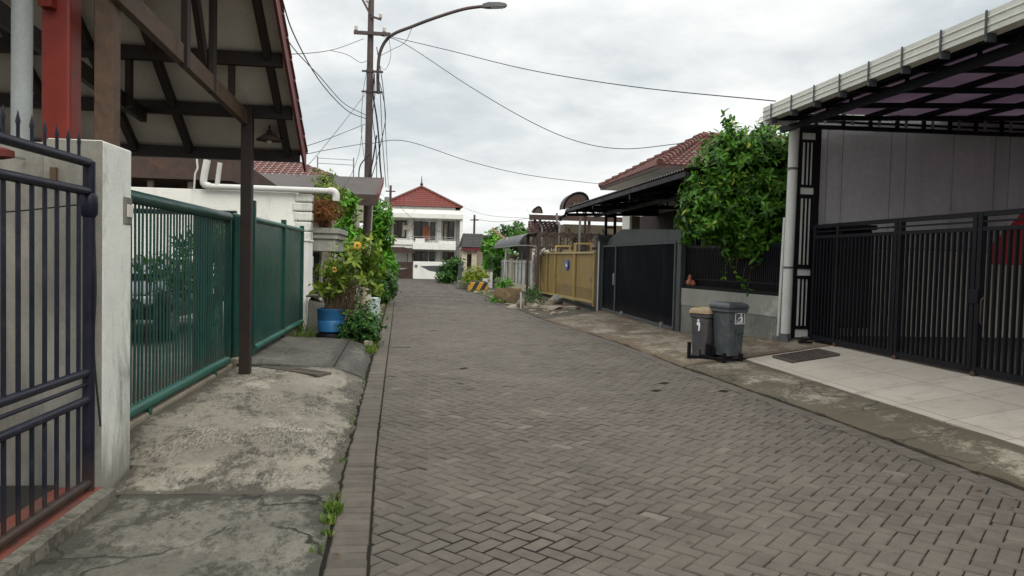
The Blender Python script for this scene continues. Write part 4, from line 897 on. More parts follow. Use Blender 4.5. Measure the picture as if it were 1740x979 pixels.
mb = MB(); mb.hexa([(2.2, PY-.2, 9.765), (2.6, PY-.18, 9.8), (2.6, PY-.02, 9.8), (2.2, PY, 9.765), (2.2, PY-.2, 9.785), (2.6, PY-.18, 9.825), (2.6, PY-.02, 9.825), (2.2, PY, 9.785)]); mb.build('lens', M['led'], t)

def cable(label, pts, r=.011, group='overhead cables'):
    mb = MB(); mb.tube(crom(pts, 10), r, 5); return tag(mb.build('cable', M['rubber'], None, True), label, 'cable', group)
def pcable(label, lst, r=.011):
    cable(label, [at(px, py, Y) for px, py, Y in lst], r)
G = None
pcable('highest black cable swooping right from the pole to the cream gutter', [(645, 58, 24.7), (760, 85, 21.5), (900, 119, 18.5), (1080, 148, 15.5), (1318, 172, 12.6)], .010)
pcable('black cable sagging from pole top to the red tiled roof on the right', [(645, 60, 24.7), (690, 76, 24), (800, 148, 22.5), (900, 206, 21), (980, 240, 20), (1060, 253, 19), (1165, 243, 17.5)], .010)
pcable('lower cable drooping from mid pole towards the small domed awnings', [(622, 245, 24.7), (690, 240, 25.5), (800, 275, 27), (900, 298, 29), (1022, 313, 31)], .011)
pcable('short cable from the crossarm left to the carport roof edge', [(618, 66, 24.6), (575, 82, 22), (540, 89, 19), (480, 93, 14)], .009)
pcable('curly slack cable below the left end of the crossarm', [(562, 86, 21), (590, 93, 22.5), (612, 106, 24), (625, 103, 24.7)], .008)
pcable('steep outer cable dropping from the carport verge to the pole', [(474, -20, 12), (500, 60, 14), (545, 140, 18), (590, 188, 22), (622, 202, 24.6)], .012)
pcable('steep inner cable dropping from the carport verge to the pole', [(462, -10, 11), (490, 70, 14), (545, 132, 18), (585, 176, 22), (622, 196, 24.6)], .010)
pcable('cable from mid pole rising slightly from the grey roof on the left', [(500, 255, 18), (560, 235, 21), (620, 211, 24.6)], .009)
pcable('nearly level cable from mid pole over the grey roof', [(500, 266, 18), (560, 254, 21), (625, 243, 24.6)], .009)
pcable('thin cable slanting down left of the pole to the grey roof', [(616, 214, 24.6), (610, 260, 24), (595, 300, 23), (580, 322, 22)], .007)
pcable('tiny loop of wire under the lamp arm', [(660, 60, 24.6), (664, 95, 24.6), (655, 118, 24.6), (645, 112, 24.6)], .007)
pcable('tangled wire crossing under the lamp arm', [(700, 48, 24.4), (688, 72, 24.4), (665, 85, 24.5), (646, 95, 24.6)], .008)
for i, (xs, lab) in enumerate((((636, 634, 640, 644, 646, 650), 'thick black drop cable twisted down the right of the pole'), ((640, 650, 655, 648, 638, 626), 'drop cable bulging right of the pole and tucking back to it'), ((642, 646, 648, 650, 653, 656), 'outermost drop cable running down to the roof behind the pole'), ((636, 637, 633, 638, 640, 640), 'drop cable lying close against the pole'))):
    ys = (125, 160, 200, 240, 280, 318)
    pcable(lab, [(x, y, 24.55-.04*i) for x, y in zip(xs, ys)], (.026, .013, .012, .014)[i])
pcable('loose loop of cable hanging on the left of the pole', [(628, 262, 24.5), (612, 282, 24.5), (610, 310, 24.5), (614, 330, 24.5)], .02)
pcable('long thin telephone wire fanning left from the pole over the white party wall', [(628, 150, 24.6), (590, 200, 22), (540, 262, 19), (505, 300, 17.5)], .007)
pcable('slack double wire hanging just left of the pole near its middle', [(630, 95, 24.6), (618, 150, 24.5), (614, 220, 24.5), (622, 290, 24.5)], .008)
pcable('wire crossing behind the lamp arm towards the end house', [(640, 80, 24.9), (652, 160, 28), (656, 240, 36), (660, 320, 46.5)], .014)
pcable('wire bundle strapped low on the right of the pole', [(640, 230, 24.55), (634, 270, 24.6), (628, 300, 24.6), (626, 330, 24.6)], .024)
t = thing('white_pipe', 'thin white pipe leaning against the utility pole above the sunflowers', 'pipe', (-1.5, 24, 0)); mb = MB(); mb.tube([at(634, 335, 24), at(630, 400, 24), at(624, 512, 24)], .022, 6); mb.build('pipe', M['pvc'], t, True)

# ================================================================== far end of the street
YH = 59.0
def fp(px, py, Y=YH): return at(px, py, Y)
def panel(mb, px0, py0, px1, py1, Y, dy, m=0):
    """upright slab facing the street whose corners are at the given heights; dy = thickness backwards"""
    a = at(px0, py1, Y); b = at(px1, py0, Y); mb.box(a.x, b.x, Y, Y+dy, a.z, b.z, m)
t = thing('end_house', 'white two storey house with red pyramid roof closing the street', 'house', (.4, YH, 0))
hx0, hx1 = -2.75, 3.3
mb = MB(); mb.box(hx0, hx1, YH+1.2, YH+9, 0, 5.45); mb.build('wall', M['white'], t)
ex0, ex1, ez = -2.9, 3.35, 5.55; ey0, ey1 = YH-.1, YH+9.2; ax_ = .2; ay_ = YH+3.6; azz = 7.35
mb = MB(); kw = dict(tw=.3, course=.4)
tile_plane(mb, (ex0, ey0, ez), (ex1, ey0, ez), (ax_+.1, ay_, azz), (ax_-.1, ay_, azz), **kw); tile_plane(mb, (ex1, ey0, ez), (ex1, ey1, ez), (ax_+.1, ay_+1.6, azz), (ax_+.1, ay_, azz), **kw); tile_plane(mb, (ex0, ey1, ez), (ex0, ey0, ez), (ax_-.1, ay_, azz), (ax_-.1, ay_+1.6, azz), **kw); tile_plane(mb, (ex1, ey1, ez), (ex0, ey1, ez), (ax_-.1, ay_+1.6, azz), (ax_+.1, ay_+1.6, azz), **kw)
rf = mb.build('roof', M['tile_orange'], t)
mb = MB(); mb.tube([(ex0, ey0, ez+.05), (ax_, ay_, azz+.06)], .11, 6); mb.tube([(ex1, ey0, ez+.05), (ax_, ay_, azz+.06)], .11, 6); mb.tube([(ax_, ay_, azz), (ax_, ay_+1.6, azz)], .11, 6); mb.build('ridge_tiles', M['tile_red'], rf, True)
mb = MB(); mb.lathe([(.12, 0), (.08, .15), (.14, .25), (.05, .4), (.02, .9), (.01, .95)], (ax_, ay_, azz), 10); mb.build('finial', M['tile_grey'], rf, True)
mb = MB(); mb.box(ex0+.3, ex1-.5, YH+.2, YH+1.3, 5.3, 5.55); mb.build('fascia', M['white'], t)
mb = MB(); mb.box(hx0-.15, hx1+.12, YH-.7, YH+1.2, 4.62, 5.0); mb.build('canopy', M['white'], t, False, .02)
mb = MB(); mb.box(hx0-.1, hx1+.05, YH-.2, YH+1.19, 5.0, 5.3); mb.build('parapet', M['white'], t, False, .02)
def win(px0, py0, px1, py1, Y, par, split=1, name='window'):
    f = MB(); a = at(px0, py1, Y); b = at(px1, py0, Y); f.box(a.x, b.x, Y-.05, Y+.05, a.z, b.z); fo = f.build(name, M['win_brown'], par)
    wdt = (b.x-a.x)/split
    for i in range(split):
        g = MB(); g.box(a.x+i*wdt+.05, a.x+(i+1)*wdt-.05, Y-.07, Y-.05, a.z+.06, b.z-.06); g.build('pane', M['glass'], fo)
YW = YH+1.2
win(661, 375, 691, 404, YW, t, 2); win(703, 377, 728, 408, YW, t, 2); win(731, 378, 740, 408, YW, t, 1, 'door'); win(752, 377, 772, 408, YW, t, 2)
mb = MB(); panel(mb, 718, 384, 730, 408, YW-.2, .06); mb.build('shutter', M['terracotta'], t)
for q0, q1, qa, qb in ((664, 669, 378, 403), (683, 688, 378, 402), (755, 759, 380, 406), (696, 703, 431, 444)):
    mb = MB(); panel(mb, q0, qa, q1, qb, YW-.075, .004); mb.build('curtain', M['beige'], t)
mb = MB(); mb.tube([(hx1-.3, YH+1.1, 0), (hx1-.3, YH+1.1, 4.6)], .05, 6); mb.build('downpipe', M['pvc'], t, True)
mb = MB(); mb.box(-1.2, -.5, YH+.8, YH+1.18, 3.75, 4.1); mb.build('air_conditioner', M['ceramic'], t, False, .03)
win(692, 428, 727, 445, YW, t, 3); win(729, 428, 739, 444, YW, t, 1); win(752, 429, 772, 446, YW, t, 2)
for px0, px1 in ((693, 701), (742, 750)):
    mb = MB(); panel(mb, px0, 372, px1, 446, YH+.95, .24); mb.build('pilaster', M['white'], t)
mb = MB(); mb.box(hx0, 2.9, YH-.4, YH+1.2, 2.3, 2.55); mb.box(-.4, 2.9, YH-.55, YH-.4, 2.22, 2.75); mb.box(hx0, -.4, YH-.5, YH-.35, 2.55, 2.9); mb.box(-.2, .5, YH-.5, YH-.35, 2.75, 3.05); mb.box(1.6, 2.9, YH-.5, YH-.35, 2.75, 2.92); mb.build('balcony', M['white'], t, False, .02)
mb = MB()
for z in (3.2, 3.05): mb.tube([(-.7, YH-.4, z), (2.7, YH-.4, z)], .02, 5)
for x in (-.7, .5, 1.6, 2.7): mb.tube([(x, YH-.4, 2.75), (x, YH-.4, 3.2)], .02, 5)
mb.build('railing', M['steel'], t)
mb = MB(); mb.hexa([(hx1-.1, YH-.7, 0), (hx1+.12, YH-.7, 0), (hx1+.12, YH+5, 0), (hx1-.1, YH+5, 0), (hx1-.1, YH-.5, 4.6), (hx1+.12, YH-.5, 4.6), (hx1+.12, YH+5, 6.2), (hx1-.1, YH+5, 6.2)]); mb.build('fin_wall', M['white'], t)
mb = MB(); mb.prism([(-2.6, YH-1.6, 2.35), (-1.0, YH-1.6, 2.35), (-.2, YH-1.6, 1.98), (-.2, YH-1.6, 1.9), (-2.6, YH-1.6, 1.9)], (0, 1.2, 0)); mb.build('porch_roof', M['gate_brown'], t)
t = thing('front_wall', 'low white front wall with dark slanted inset before the end house', 'wall', (1, 57.2, 0))
mb = MB(); mb.box(-.32, 2.3, 57.4, 57.6, -.02, 1.3); mb.build('wall', M['white'], t, False, .01)
mb = MB(); a = 57.38; mb.prism([(.2, a, .95), (2.2, a, 1.05), (2.2, a, .4), (1.4, a, .55), (.9, a, .62)], (0, .03, 0)); mb.build('inset', M['grey_plinth'], t)
for x in (-.1, .02):
    mb = MB(); mb.box(x-.12, x-.03, 57.37, 57.42, .85, 1.05); mb.build('vent', M['grey_plinth'], t)
t = thing('house_gate', 'dark brown gate of the end house left of the white front wall', 'gate', (-1.2, 57.4, 0)); mb = MB(); mb.box(-2.2, -.36, 57.42, 57.48, 0, 1.25)
mb.build('leaf', M['gate_brown'], t); mb = MB()
for k in range(10): mb.box(-2.15+k*.18, -2.1+k*.18, 57.40, 57.42, .05, 1.2)
mb.build('slats', M['win_brown'], t); mb = MB(); mb.box(-1.6, -.8, 57.36, 57.40, .72, .78); mb.box(-1.3, -1.0, 57.36, 57.4, .66, .72); mb.build('ornament', M['steel'], t)
for (px, Y, top, lab) in ((661, 47, 315, 'thin dark utility pole far away in front of the end house'), (804, 52, 365, 'short dark utility pole right of the end house')):
    b = at(px, 470, Y); h = at(px, top, Y); t = thing('utility_pole', lab, 'utility pole', (b.x, Y, 0)); mb = MB(); mb.tube([(b.x, Y, 0), (b.x, Y, h.z)], [.09, .07], 8); mb.build('shaft', M['pole'], t, True)
    mb = MB(); mb.box(b.x-.3, b.x+.3, Y-.1, Y-.04, h.z-.4, h.z-.33); mb.build('crossarm', M['pole'], t)
    if Y == 47:
        mb = MB(); mb.lathe([(.1, -.3), (.16, -.25), (.16, .25), (.08, .3)], (b.x-.2, Y-.1, h.z-1.0), 10); mb.build('transformer', M['steelpipe'], t, True)
pcable('thin wire sagging across the front of the end house', [(661, 330, 47), (690, 362, 52), (720, 385, 56), (770, 400, 57)], .014)
pcable('faint wire over the little grey roofed house', [(804, 372, 52), (850, 377, 50), (915, 368, 42)], .012)
pcable('second faint wire high over the little grey roofed house', [(785, 352, 58), (830, 366, 52), (915, 372, 42)], .01)
# ================================================================== RIGHT far: small house, shrubs, planters, trees
t = thing('gatehouse', 'small house with grey tiled roof and cream columns right of the end house', 'house', (3.7, 50, 0))
mb = MB(); tile_plane(mb, (2.85, 49.4, 2.35), (4.45, 49.4, 2.35), (4.35, 51.2, 3.3), (3.05, 51.2, 3.3), tw=.22, course=.22); tile_plane(mb, (2.8, 53, 2.3), (2.85, 49.4, 2.35), (3.05, 51.2, 3.3), (3.05, 51.6, 3.3), tw=.22, course=.22); tile_plane(mb, (4.45, 53, 2.35), (2.8, 53, 2.35), (3.05, 51.2, 3.3), (4.35, 51.2, 3.3), tw=.22, course=.22); mb.build('roof', M['tile_grey'], t)
mb = MB(); mb.box(2.85, 4.45, 49.45, 49.6, 2.12, 2.34); mb.build('fascia', M['maroon'], t)
for x in (3.05, 3.7):
    mb = MB(); mb.box(x-.17, x+.17, 49.7, 50.0, 0, 2.15); mb.build('column', M['cream'], t, False, .02)
mb = MB(); mb.box(2.9, 4.4, 51.5, 53, 0, 2.3); mb.build('wall', M['beige'], t); mb = MB(); mb.box(3.2, 3.9, 51.46, 51.5, .9, 1.9); mb.build('window', M['glass'], t)
t = thing('balustrade', 'low pale wall with small openings below the cream columns', 'wall', (3.6, 48.5, 0)); mb = MB(); mb.box(3.05, 4.1, 48.4, 48.6, 0, .3); mb.box(3.05, 4.1, 48.4, 48.6, .75, .9)
for k in range(6): mb.box(3.05+k*.2, 3.1+k*.2, 48.42, 48.58, .3, .75)
mb.build('wall', M['cream'], t); mb = MB(); mb.box(4.12, 4.42, 48.3, 48.7, 0, 1.1); mb.build('pillar', M['white'], t, False, .02)
t = thing('gate_post', 'dark grey gate post beside the dark tropical shrub', 'post', (2.55, 46, 0)); mb = MB(); mb.box(2.48, 2.72, 46, 46.25, 0, 1.25); mb.build('shaft', M['grey_plinth'], t, False, .02); mb = MB(); mb.box(2.45, 2.75, 45.97, 46.28, 1.25, 1.33); mb.build('cap', M['grey_plinth'], t)
mb = MB(); mb.box(3.3, 6.2, 60, 63, 0, 3.3); mb.box(3.2, 6.4, 59.8, 63, 3.3, 3.5); tag(mb.build('garage', M['dark_int']), 'dark flat roofed shed behind the small grey roofed house', 'shed')
plant('shrub', 'dark tropical shrub at the bend in front of the end house', 'shrub', (2.05, 48.5, .03), [((2.0, 48.5, .75), (.75, .6, .7)), ((2.4, 48.3, 1.15), (.5, .5, .55)), ((1.6, 48.4, .45), (.4, .5, .45))], 260, 7, .24, .10, 'lf_dark', 8, .02, seed=21)
plant('topiary_bush', 'round yellow green bush behind the striped block', 'bush', (3.05, 39.2, .2), [((3.05, 39.2, .72), (.66, .6, .5)), ((2.8, 39, .55), (.45, .5, .35)), ((3.35, 39.2, .6), (.4, .5, .35))], 420, 7, .13, .05, 'lf_lime', 6, .015, gap=.5, seed=22)
def stripe_mat():
    mt, nt = _new('black_yellow_stripes'); v = objco(nt); s = nd(nt, 'ShaderNodeSeparateXYZ'); nt.links.new(v, s.inputs[0])
    q = math_n(nt, 'FRACT', math_n(nt, 'ADD', math_n(nt, 'MULTIPLY', math_n(nt, 'SUBTRACT', s.outputs[0], math_n(nt, 'MULTIPLY', s.outputs[2], .55)), 2.35), .25))
    cc = ramp(nt, q, [(.0, (.5, .27, .03)), (.48, (.5, .27, .03)), (.5, (.03, .03, .032)), (.98, (.03, .03, .032))], 'CONSTANT')
    cc = mix(nt, .6, cc, ramp(nt, noise(nt, v, 9, 6, .7), [(.3, .5), (.7, 1.1)]), 'MULTIPLY'); finish(mt, nt, cc, .8); return mt
M['stripe'] = stripe_mat()
t = thing('striped_block', 'concrete kerb block painted in slanted black and yellow stripes', 'block', (2.95, 37.6, 0))
mb = MB(); mb.hexa([(2.55, 37.4, 0), (3.5, 37.4, 0), (3.5, 38.4, 0), (2.55, 38.4, 0), (2.6, 37.45, .44), (3.5, 37.45, .47), (3.45, 38.35, .47), (2.6, 38.35, .44)]); mb.build('body', M['stripe'], t, False, .03)
mb = MB(); mb.box(2.7, 3.4, 37.6, 38.3, .47, .5); mb.build('soil', M['soil'], t)
t = thing('planter', 'low grey mossy planter box left of the striped block', 'planter', (2.3, 41, 0)); mb = MB(); mb.box(2.2, 2.75, 40.2, 41.6, 0, .42); mb.build('body', M['conc_wall_lo'], t, False, .03); mb = MB(); crown(mb, [((2.5, 40.8, .5), (.3, .5, .2))], 40, 6, .1, .05); mb.build('foliage', M['lf_dark'], t, True)
t = thing('planter', 'cracked concrete planter stained orange with small green plants', 'planter', (3.45, 28.4, 0)); mb = MB()
mb.loft([rr_ring(3.42, 28.4, .98, .7, 0, .12), rr_ring(3.42, 28.4, 1.02, .74, .3, .12), rr_ring(3.42, 28.4, .96, .7, .55, .12), rr_ring(3.42, 28.4, .8, .56, .54, .1)]); mb.build('body', M['stone_orange'], t, True)
mb = MB(); crown(mb, [((3.3, 28.4, .68), (.35, .3, .22)), ((3.0, 28.2, .1), (.35, .3, .14))], 70, 7, .12, .05); mb.build('foliage', M['lf_cass'], t, True)
t = thing('planter', 'ruined rubble planter with wilted bush before the yellow gate', 'planter', (4.0, 25.3, 0)); mb = MB()
stone(mb, (4.1, 25.25, .02), (.95, .75, .16))
for (x, y, z, s) in ((3.5, 25.1, .15, .2), (3.75, 24.85, .1, .17), (4.4, 25.0, .12, .16), (4.55, 25.3, .2, .2), (4.1, 25.8, .14, .18), (3.6, 25.5, .16, .2), (4.5, 25.2, .05, .18), (3.9, 24.7, .04, .2), (4.7, 25.9, .14, .18)): stone(mb, (x, y, z), (s, s*.8, s*.85))
mb.build('body', M['rock'], t, True); mb = MB(); mb.tube([(3.45, 24.9, 0), (3.44, 24.9, .55)], .03, 6); mb.build('stake', M['pvc'], t)
mb = MB(); crown(mb, [((3.95, 25.0, .32), (.4, .35, .3)), ((3.9, 25.2, .6), (.3, .3, .2))], 90, 7, .1, .035); mb.build('foliage', M['lf_dark'], t, True)
t = thing('block_pile', 'grey broken concrete lump beside the rubble planter', 'rubble', (5.0, 26.4, 0)); mb = MB(); stone(mb, (4.95, 26.5, .18), (.34, .26, .24)); mb.build('lump', M['conc_wall_lo'], t, True)
for k in range(9):
    x = 5.0+random.uniform(-.3, .45); y = 24.6+random.uniform(-.4, 1.6); a = random.random()*3; t = thing('loose_brick', 'loose red brick scattered at the foot of the yellow gate', 'brick', (x, y, .06), 'bricks scattered by the yellow gate', a); mb = MB(); mb.box(-.11, .11, -.055, .055, -.03, .035); mb.build('body', M['tile_brown'], t, False, .008, True)
t = thing('stone_slab', 'long pale kerb stone lying on the verge by the rubble planter', 'stone', (4.0, 24.2, 0)); mb = MB(); mb.hexa([(3.55, 24.2, 0), (4.2, 24.1, 0), (4.25, 24.3, 0), (3.6, 24.42, 0), (3.58, 24.22, .1), (4.18, 24.13, .09), (4.22, 24.29, .09), (3.62, 24.4, .1)]); mb.build('body', M['kerb'], t, False, .02)
t = thing('stone_slab', 'broad flat pale stone lying before the yellow gate bricks', 'stone', (5, 25.3, 0)); mb = MB(); mb.hexa([(4.75, 24.9, 0), (5.3, 24.7, 0), (5.4, 25.0, 0), (4.85, 25.2, 0), (4.77, 24.92, .1), (5.28, 24.73, .1), (5.37, 24.98, .12), (4.87, 25.18, .11)]); mb.build('body', M['rock'], t, False, .02)

# trees behind
def tree(label, base, ells, count, L, W, lf, tr=.12, seed=0, n=12, k=8):
    t = thing('tree', label, 'tree', base, 'trees behind the far houses'); mb = MB(); tips = crown(mb, ells, count, k, L, W, 1, .3, 0, seed); mb.build('crown', M[lf], t, True)
    b = MB(); branches(b, base, tips, tr, n, .5); b.build('trunk', M['trunk'], t, True)
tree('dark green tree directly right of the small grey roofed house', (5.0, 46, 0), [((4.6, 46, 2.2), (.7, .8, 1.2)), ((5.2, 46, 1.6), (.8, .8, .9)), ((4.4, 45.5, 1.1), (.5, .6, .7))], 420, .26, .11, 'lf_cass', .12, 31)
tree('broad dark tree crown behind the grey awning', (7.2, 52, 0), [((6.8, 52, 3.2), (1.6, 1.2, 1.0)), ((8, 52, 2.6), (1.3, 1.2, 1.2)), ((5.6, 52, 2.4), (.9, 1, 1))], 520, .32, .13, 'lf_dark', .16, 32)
t = thing('palm_tree', 'bushy palm with pointed fronds above the grey awning', 'palm', (7.0, 49, 0)); mb = MB()
for k in range(26):
    a = k*2.4; e = random.uniform(.25, 1.2); b = Vector((7.0+random.uniform(-.9, .9), 49, 3.2)); d = Vector((math.cos(a), math.sin(a)*.8, e)).normalized(); L = random.uniform(.8, 1.2)
    for s in range(12):
        q = s/12; p = b+d*L*q-Vector((0, 0, .45*q*q)); sd_ = d.cross(Vector((0, 0, 1))).normalized()
        for sg in (-1, 1): leaf(mb, p, sd_*sg+d*.7-Vector((0, 0, .25)), Vector((0, 0, 1)), .3*(1-.5*q), .045)
mb.build('fronds', M['lf_cass'], t, True); mb = MB(); mb.tube([(7, 49, 0), (7, 49, 3.2)], [.14, .11], 8); mb.build('trunk', M['trunk'], t, True)
t = thing('cypress_tree', 'slim dark cypress tip beside the palm fronds', 'tree', (8.2, 50.5, 0)); mb = MB(); crown(mb, [((7.75, 50.5, 3.6), (.16, .16, .8))], 60, 7, .16, .05, .5); mb.build('crown', M['lf_dark'], t, True); mb = MB(); mb.tube([(7.75, 50.5, 0), (7.75, 50.5, 3.6)], .05, 6); mb.build('trunk', M['trunk'], t)
plant('creeper', 'leafy creeper hanging beside the white fence pillar', 'plant', (4.25, 42.5, 0), [((4.15, 42.5, .9), (.25, .4, .8)), ((4.3, 42.6, 1.6), (.4, .4, .5))], 120, 7, .17, .08, 'lf_dark', 5, .015, seed=33)

# white fence with awning
t = thing('white_fence', 'white corrugated panel fence with round capped pillars', 'fence', (5.0, 38, 0))
def fxw(y): return 5.55-(y-36)*.055
for y in (36.1, 41.5, 46.0):
    x = fxw(y); 
    if y > 37:
        mb = MB(); mb.tube([(x, y, 0), (x, y, 1.7)], .17, 12); pl = mb.build('pillar', M['cream'], t, True); mb = MB(); mb.lathe([(.2, 1.7), (.27, 1.75), (.25, 1.83), (.12, 1.92), (.01, 1.95)], (x, y, 0), 14); mb.build('cap', M['stone_orange'], pl, True)
    else:
        mb = MB(); mb.box(x-.06, x+.06, y-.06, y+.06, 0, 2.2); mb.build('post', M['white'], t)
for ya_, yb_ in ((36.2, 41.3), (41.7, 45.8)):
    mb = MB(); n = int((yb_-ya_)/.11); vs = []
    rings = [[(fxw(ya_+(yb_-ya_)*i/n)+(.03 if i % 2 else -.01), ya_+(yb_-ya_)*i/n, z) for z in (.35, 1.62)] for i in range(n+1)]
    vs = [p for r_ in rings for p in r_]; mb.add(vs, [(2*i, 2*i+1, 2*i+3, 2*i+2) for i in range(n)]); mb.build('panel', M['white_dirty'], t)
    mb = MB(); mb.bar((fxw(ya_)-.03, ya_, .18), (fxw(yb_)-.03, yb_, .18), .16, .36); mb.build('plinth', M['cream'], t)
    mb = MB(); mb.bar((fxw(ya_)-.04, ya_, 1.5), (fxw(yb_)-.04, yb_, 1.5), .03, .05); mb.build('rail', M['white'], t)
    for k in range(5):
        y = ya_+(yb_-ya_)*(k+.5)/5; mb = MB(); mb.box(fxw(y)-.06, fxw(y)-.02, y-.02, y+.02, .3, 1.66); mb.build('upright', M['steelpipe'], t)
mb = MB(); mb.tube([at(855, 490, 39.5), at(862, 403, 39.5)], .045, 8); tag(mb.build('pipe_post', M['pvc'], None, True), 'thin pale pipe post in front of the white fence', 'post')
t = thing('white_wall', 'short white garden wall with grey coping between creeper and striped block', 'wall', (4.0, 42, 0)); mb = MB(); mb.box(3.45, 4.1, 41.2, 41.4, 0, .95); mb.build('wall', M['white'], t); mb = MB(); mb.box(3.42, 4.14, 41.17, 41.43, .95, 1.03); mb.build('coping', M['conc_wall_lo'], t)
mb = MB(); mb.tube([(3.45, 38.3, 0), (3.45, 38.3, .62)], .16, 12); tag(mb.build('stub_post', M['white_dirty'], None, True), 'short white round stub post right of the striped block', 'post')
t = thing('carport_awning', 'curved grey awning on thin posts above the white fence', 'awning', (4.8, 38, 0)); mb = MB(); rings = []
for i in range(9):
    a = i/8; rings.append([(4.5+.9*(1-math.cos(a*1.5)), y, 2.3+.62*math.sin(a*1.5)) for y in (33.5, 45)])
vs = [p for r_ in rings for p in r_]; mb.add(vs, [(2*i, 2*i+1, 2*i+3, 2*i+2) for i in range(8)])
mb.build('sheet', M['awning'], t, True)
mb = MB(); mb.bar((4.52, 33.5, 2.28), (4.52, 45, 2.28), .05); mb.bar((5.4, 33.5, 2.85), (5.4, 45, 2.85), .06); mb.bar((4.52, 33.6, 2.28), (5.4, 33.6, 2.28), .05); mb.bar((4.52, 44.9, 2.28), (5.4, 44.9, 2.28), .05); mb.build('frame', M['steelpipe'], t)
for x, y in ((5.4, 33.6), (5.4, 39), (5.4, 44.9)):
    mb = MB(); mb.tube([(x, y, 0), (x, y, 2.6)], .04, 6); mb.build('post', M['steelpipe'], t)
mb = MB(); mb.bar(at(836, 388, 40), at(868, 414, 40), .09, .14); tag(mb.build('plank', M['bin_tan']), 'orange brown plank sticking up above the grey awning', 'plank')
t = thing('potted_flowers', 'pale flowering plant leaning over the white fence', 'plant', (5.9, 34, 0)); mb = MB(); crown(mb, [((5.75, 34.5, 2.1), (.5, .3, .25))], 26, 6, .13, .06); mb.build('flowers', M['white_dirty'], t); mb = MB()
for k in range(5): mb.tube([(5.9, 34.3, 0), (5.5+.14*k, 34.5, 2.05)], .012, 4)
mb.build('stems', M['stalk'], t)

# pergola, flat carport roof, domed awnings, downpipes
t = thing('pergola', 'rusty brown trussed pergola behind the yellow gate', 'pergola', (6.5, 33, 0))
for y in (31.5, 34.5):
    for z in (2.75, 2.2):
        mb = MB(); mb.bar((5.0, y, z), (9.3, y, z), .07, .09); mb.build('beam', M['rust_brown'], t)
    mb = MB()
    for k in range(11):
        x = 5.0+k*.43; mb.bar((x, y, 2.2), (x, y, 2.75), .04, .04)
        mb.bar((x, y, 2.75 if k % 2 else 2.2), (min(9.3, x+.43), y, 2.2 if k % 2 else 2.75), .03, .03)
    mb.build('lattice', M['rust_brown'], t)
mb = MB()
for k in range(12): mb.bar((5.0+k*.38, 31.4, 2.82), (5.0+k*.38, 34.6, 2.82), .05, .06)
mb.build('slats', M['rust_brown'], t)
for x, y in ((5.05, 31.5), (9.2, 31.5), (5.05, 34.5), (9.2, 34.5), (7.6, 31.5)):
    mb = MB(); mb.box(x-.05, x+.05, y-.05, y+.05, 0, 2.8); mb.build('post', M['rust_brown'], t)
t = thing('flat_carport', 'long flat carport roof with white sheet top behind the pergola', 'carport', (7, 36, 0))
mb = MB(); mb.box(5.3, 11.5, 36.0, 36.12, 3.58, 3.82); mb.build('fascia', M['rust_brown'], t)
mb = MB(); mb.hexa([(5.3, 36.14, 3.75), (11.5, 36.14, 3.75), (11.5, 41, 4.4), (5.9, 41, 4.4), (5.3, 36.14, 3.83), (11.5, 36.14, 3.83), (11.5, 41, 4.5), (5.9, 41, 4.5)])
mb.build('roof', M['roof_white'], t)
for x in (5.6, 8.3, 11.2):
    mb = MB(); mb.box(x-.06, x+.06, 36.2, 36.32, 0, 3.7); mb.build('post', M['rust_brown'], t)
t = thing('cream_house', 'cream walled house glimpsed between the pergola and the black gate', 'house', (9, 38, 0)); mb = MB(); mb.box(7.4, 13, 38, 44, 0, 3.5); mb.build('wall', M['cream'], t); mb = MB(); mb.box(5.9, 7.4, 39, 44, 0, 2.9); mb.build('side_wall', M['dark_int'], t)
mb = MB(); mb.box(7.9, 8.6, 37.95, 38, 1, 2.9); mb.build('window', M['glass'], t); mb = MB(); mb.bar((7.6, 37.9, 3.3), (8.0, 37.9, 2.4), .05); mb.bar((9.4, 37.9, 3.3), (9.7, 37.9, 2.4), .05); mb.build('brace', M['rust_brown'], t)
for (px0, pxm, px1, py0, pyt, py1, Y, lab) in ((958, 981, 1000, 356, 328, 347, 27.5, 'larger brown domed awning end poking out above the black carport eave'), (904, 914, 921, 374, 352, 366, 37.0, 'smaller brown domed awning end left of the flat white roof')):
    t = thing('domed_awning', lab, 'awning'); a = at(px0, py0, Y); b = at(px1, py1, Y); c = at(pxm, pyt, Y); poly = []
    for i in range(13):
        th = math.pi*i/12; q = (1-math.cos(th))/2; poly.append(Vector((a.x+(b.x-a.x)*q, Y, a.z+(b.z-a.z)*q+(c.z-(a.z+b.z)/2)*math.sin(th)**.8)))
    mb = MB(); mb.prism(poly, (0, .06, 0)); mb.build('end_board', M['rust_brown'], t)
    mb = MB(); mb.tube(poly, .045, 6); mb.build('rim', M['black'], t, True)
    vs = [p+Vector((0, dy, .02)) for p in poly for dy in (.05, .9)]; mb = MB(); mb.add(vs, [(2*i, 2*i+1, 2*i+3, 2*i+2) for i in range(12)]); mb.build('vault', M['rust_brown'], t, True)
    mb = MB()
    for dx in (-.12, 0, .1): mb.bar(Vector((c.x+dx, Y-.02, c.z-.62)), Vector((c.x+dx+.03, Y-.02, c.z-.35)), .025, .02)
    mb.build('slots', M['steelpipe'], t); 
    for p_ in (poly[-2],):
        mb = MB(); mb.tube([(p_.x, Y+.4, 0), (p_.x, Y+.4, p_.z)], .05, 6); mb.build('post', M['rust_brown'], t)
t = thing('low_house', 'low house with brown tiled roof just behind the pergola beams', 'house', (6.5, 40, 0)); mb = MB(); tile_plane(mb, (5.6, 38.6, 2.95), (7.6, 38.6, 2.95), (7.6, 40.5, 3.75), (5.9, 40.5, 3.75)); mb.build('roof', M['tile_brown'], t); mb = MB(); mb.box(5.8, 7.3, 38.7, 38.98, 0, 2.95); mb.build('wall', M['beige'], t)
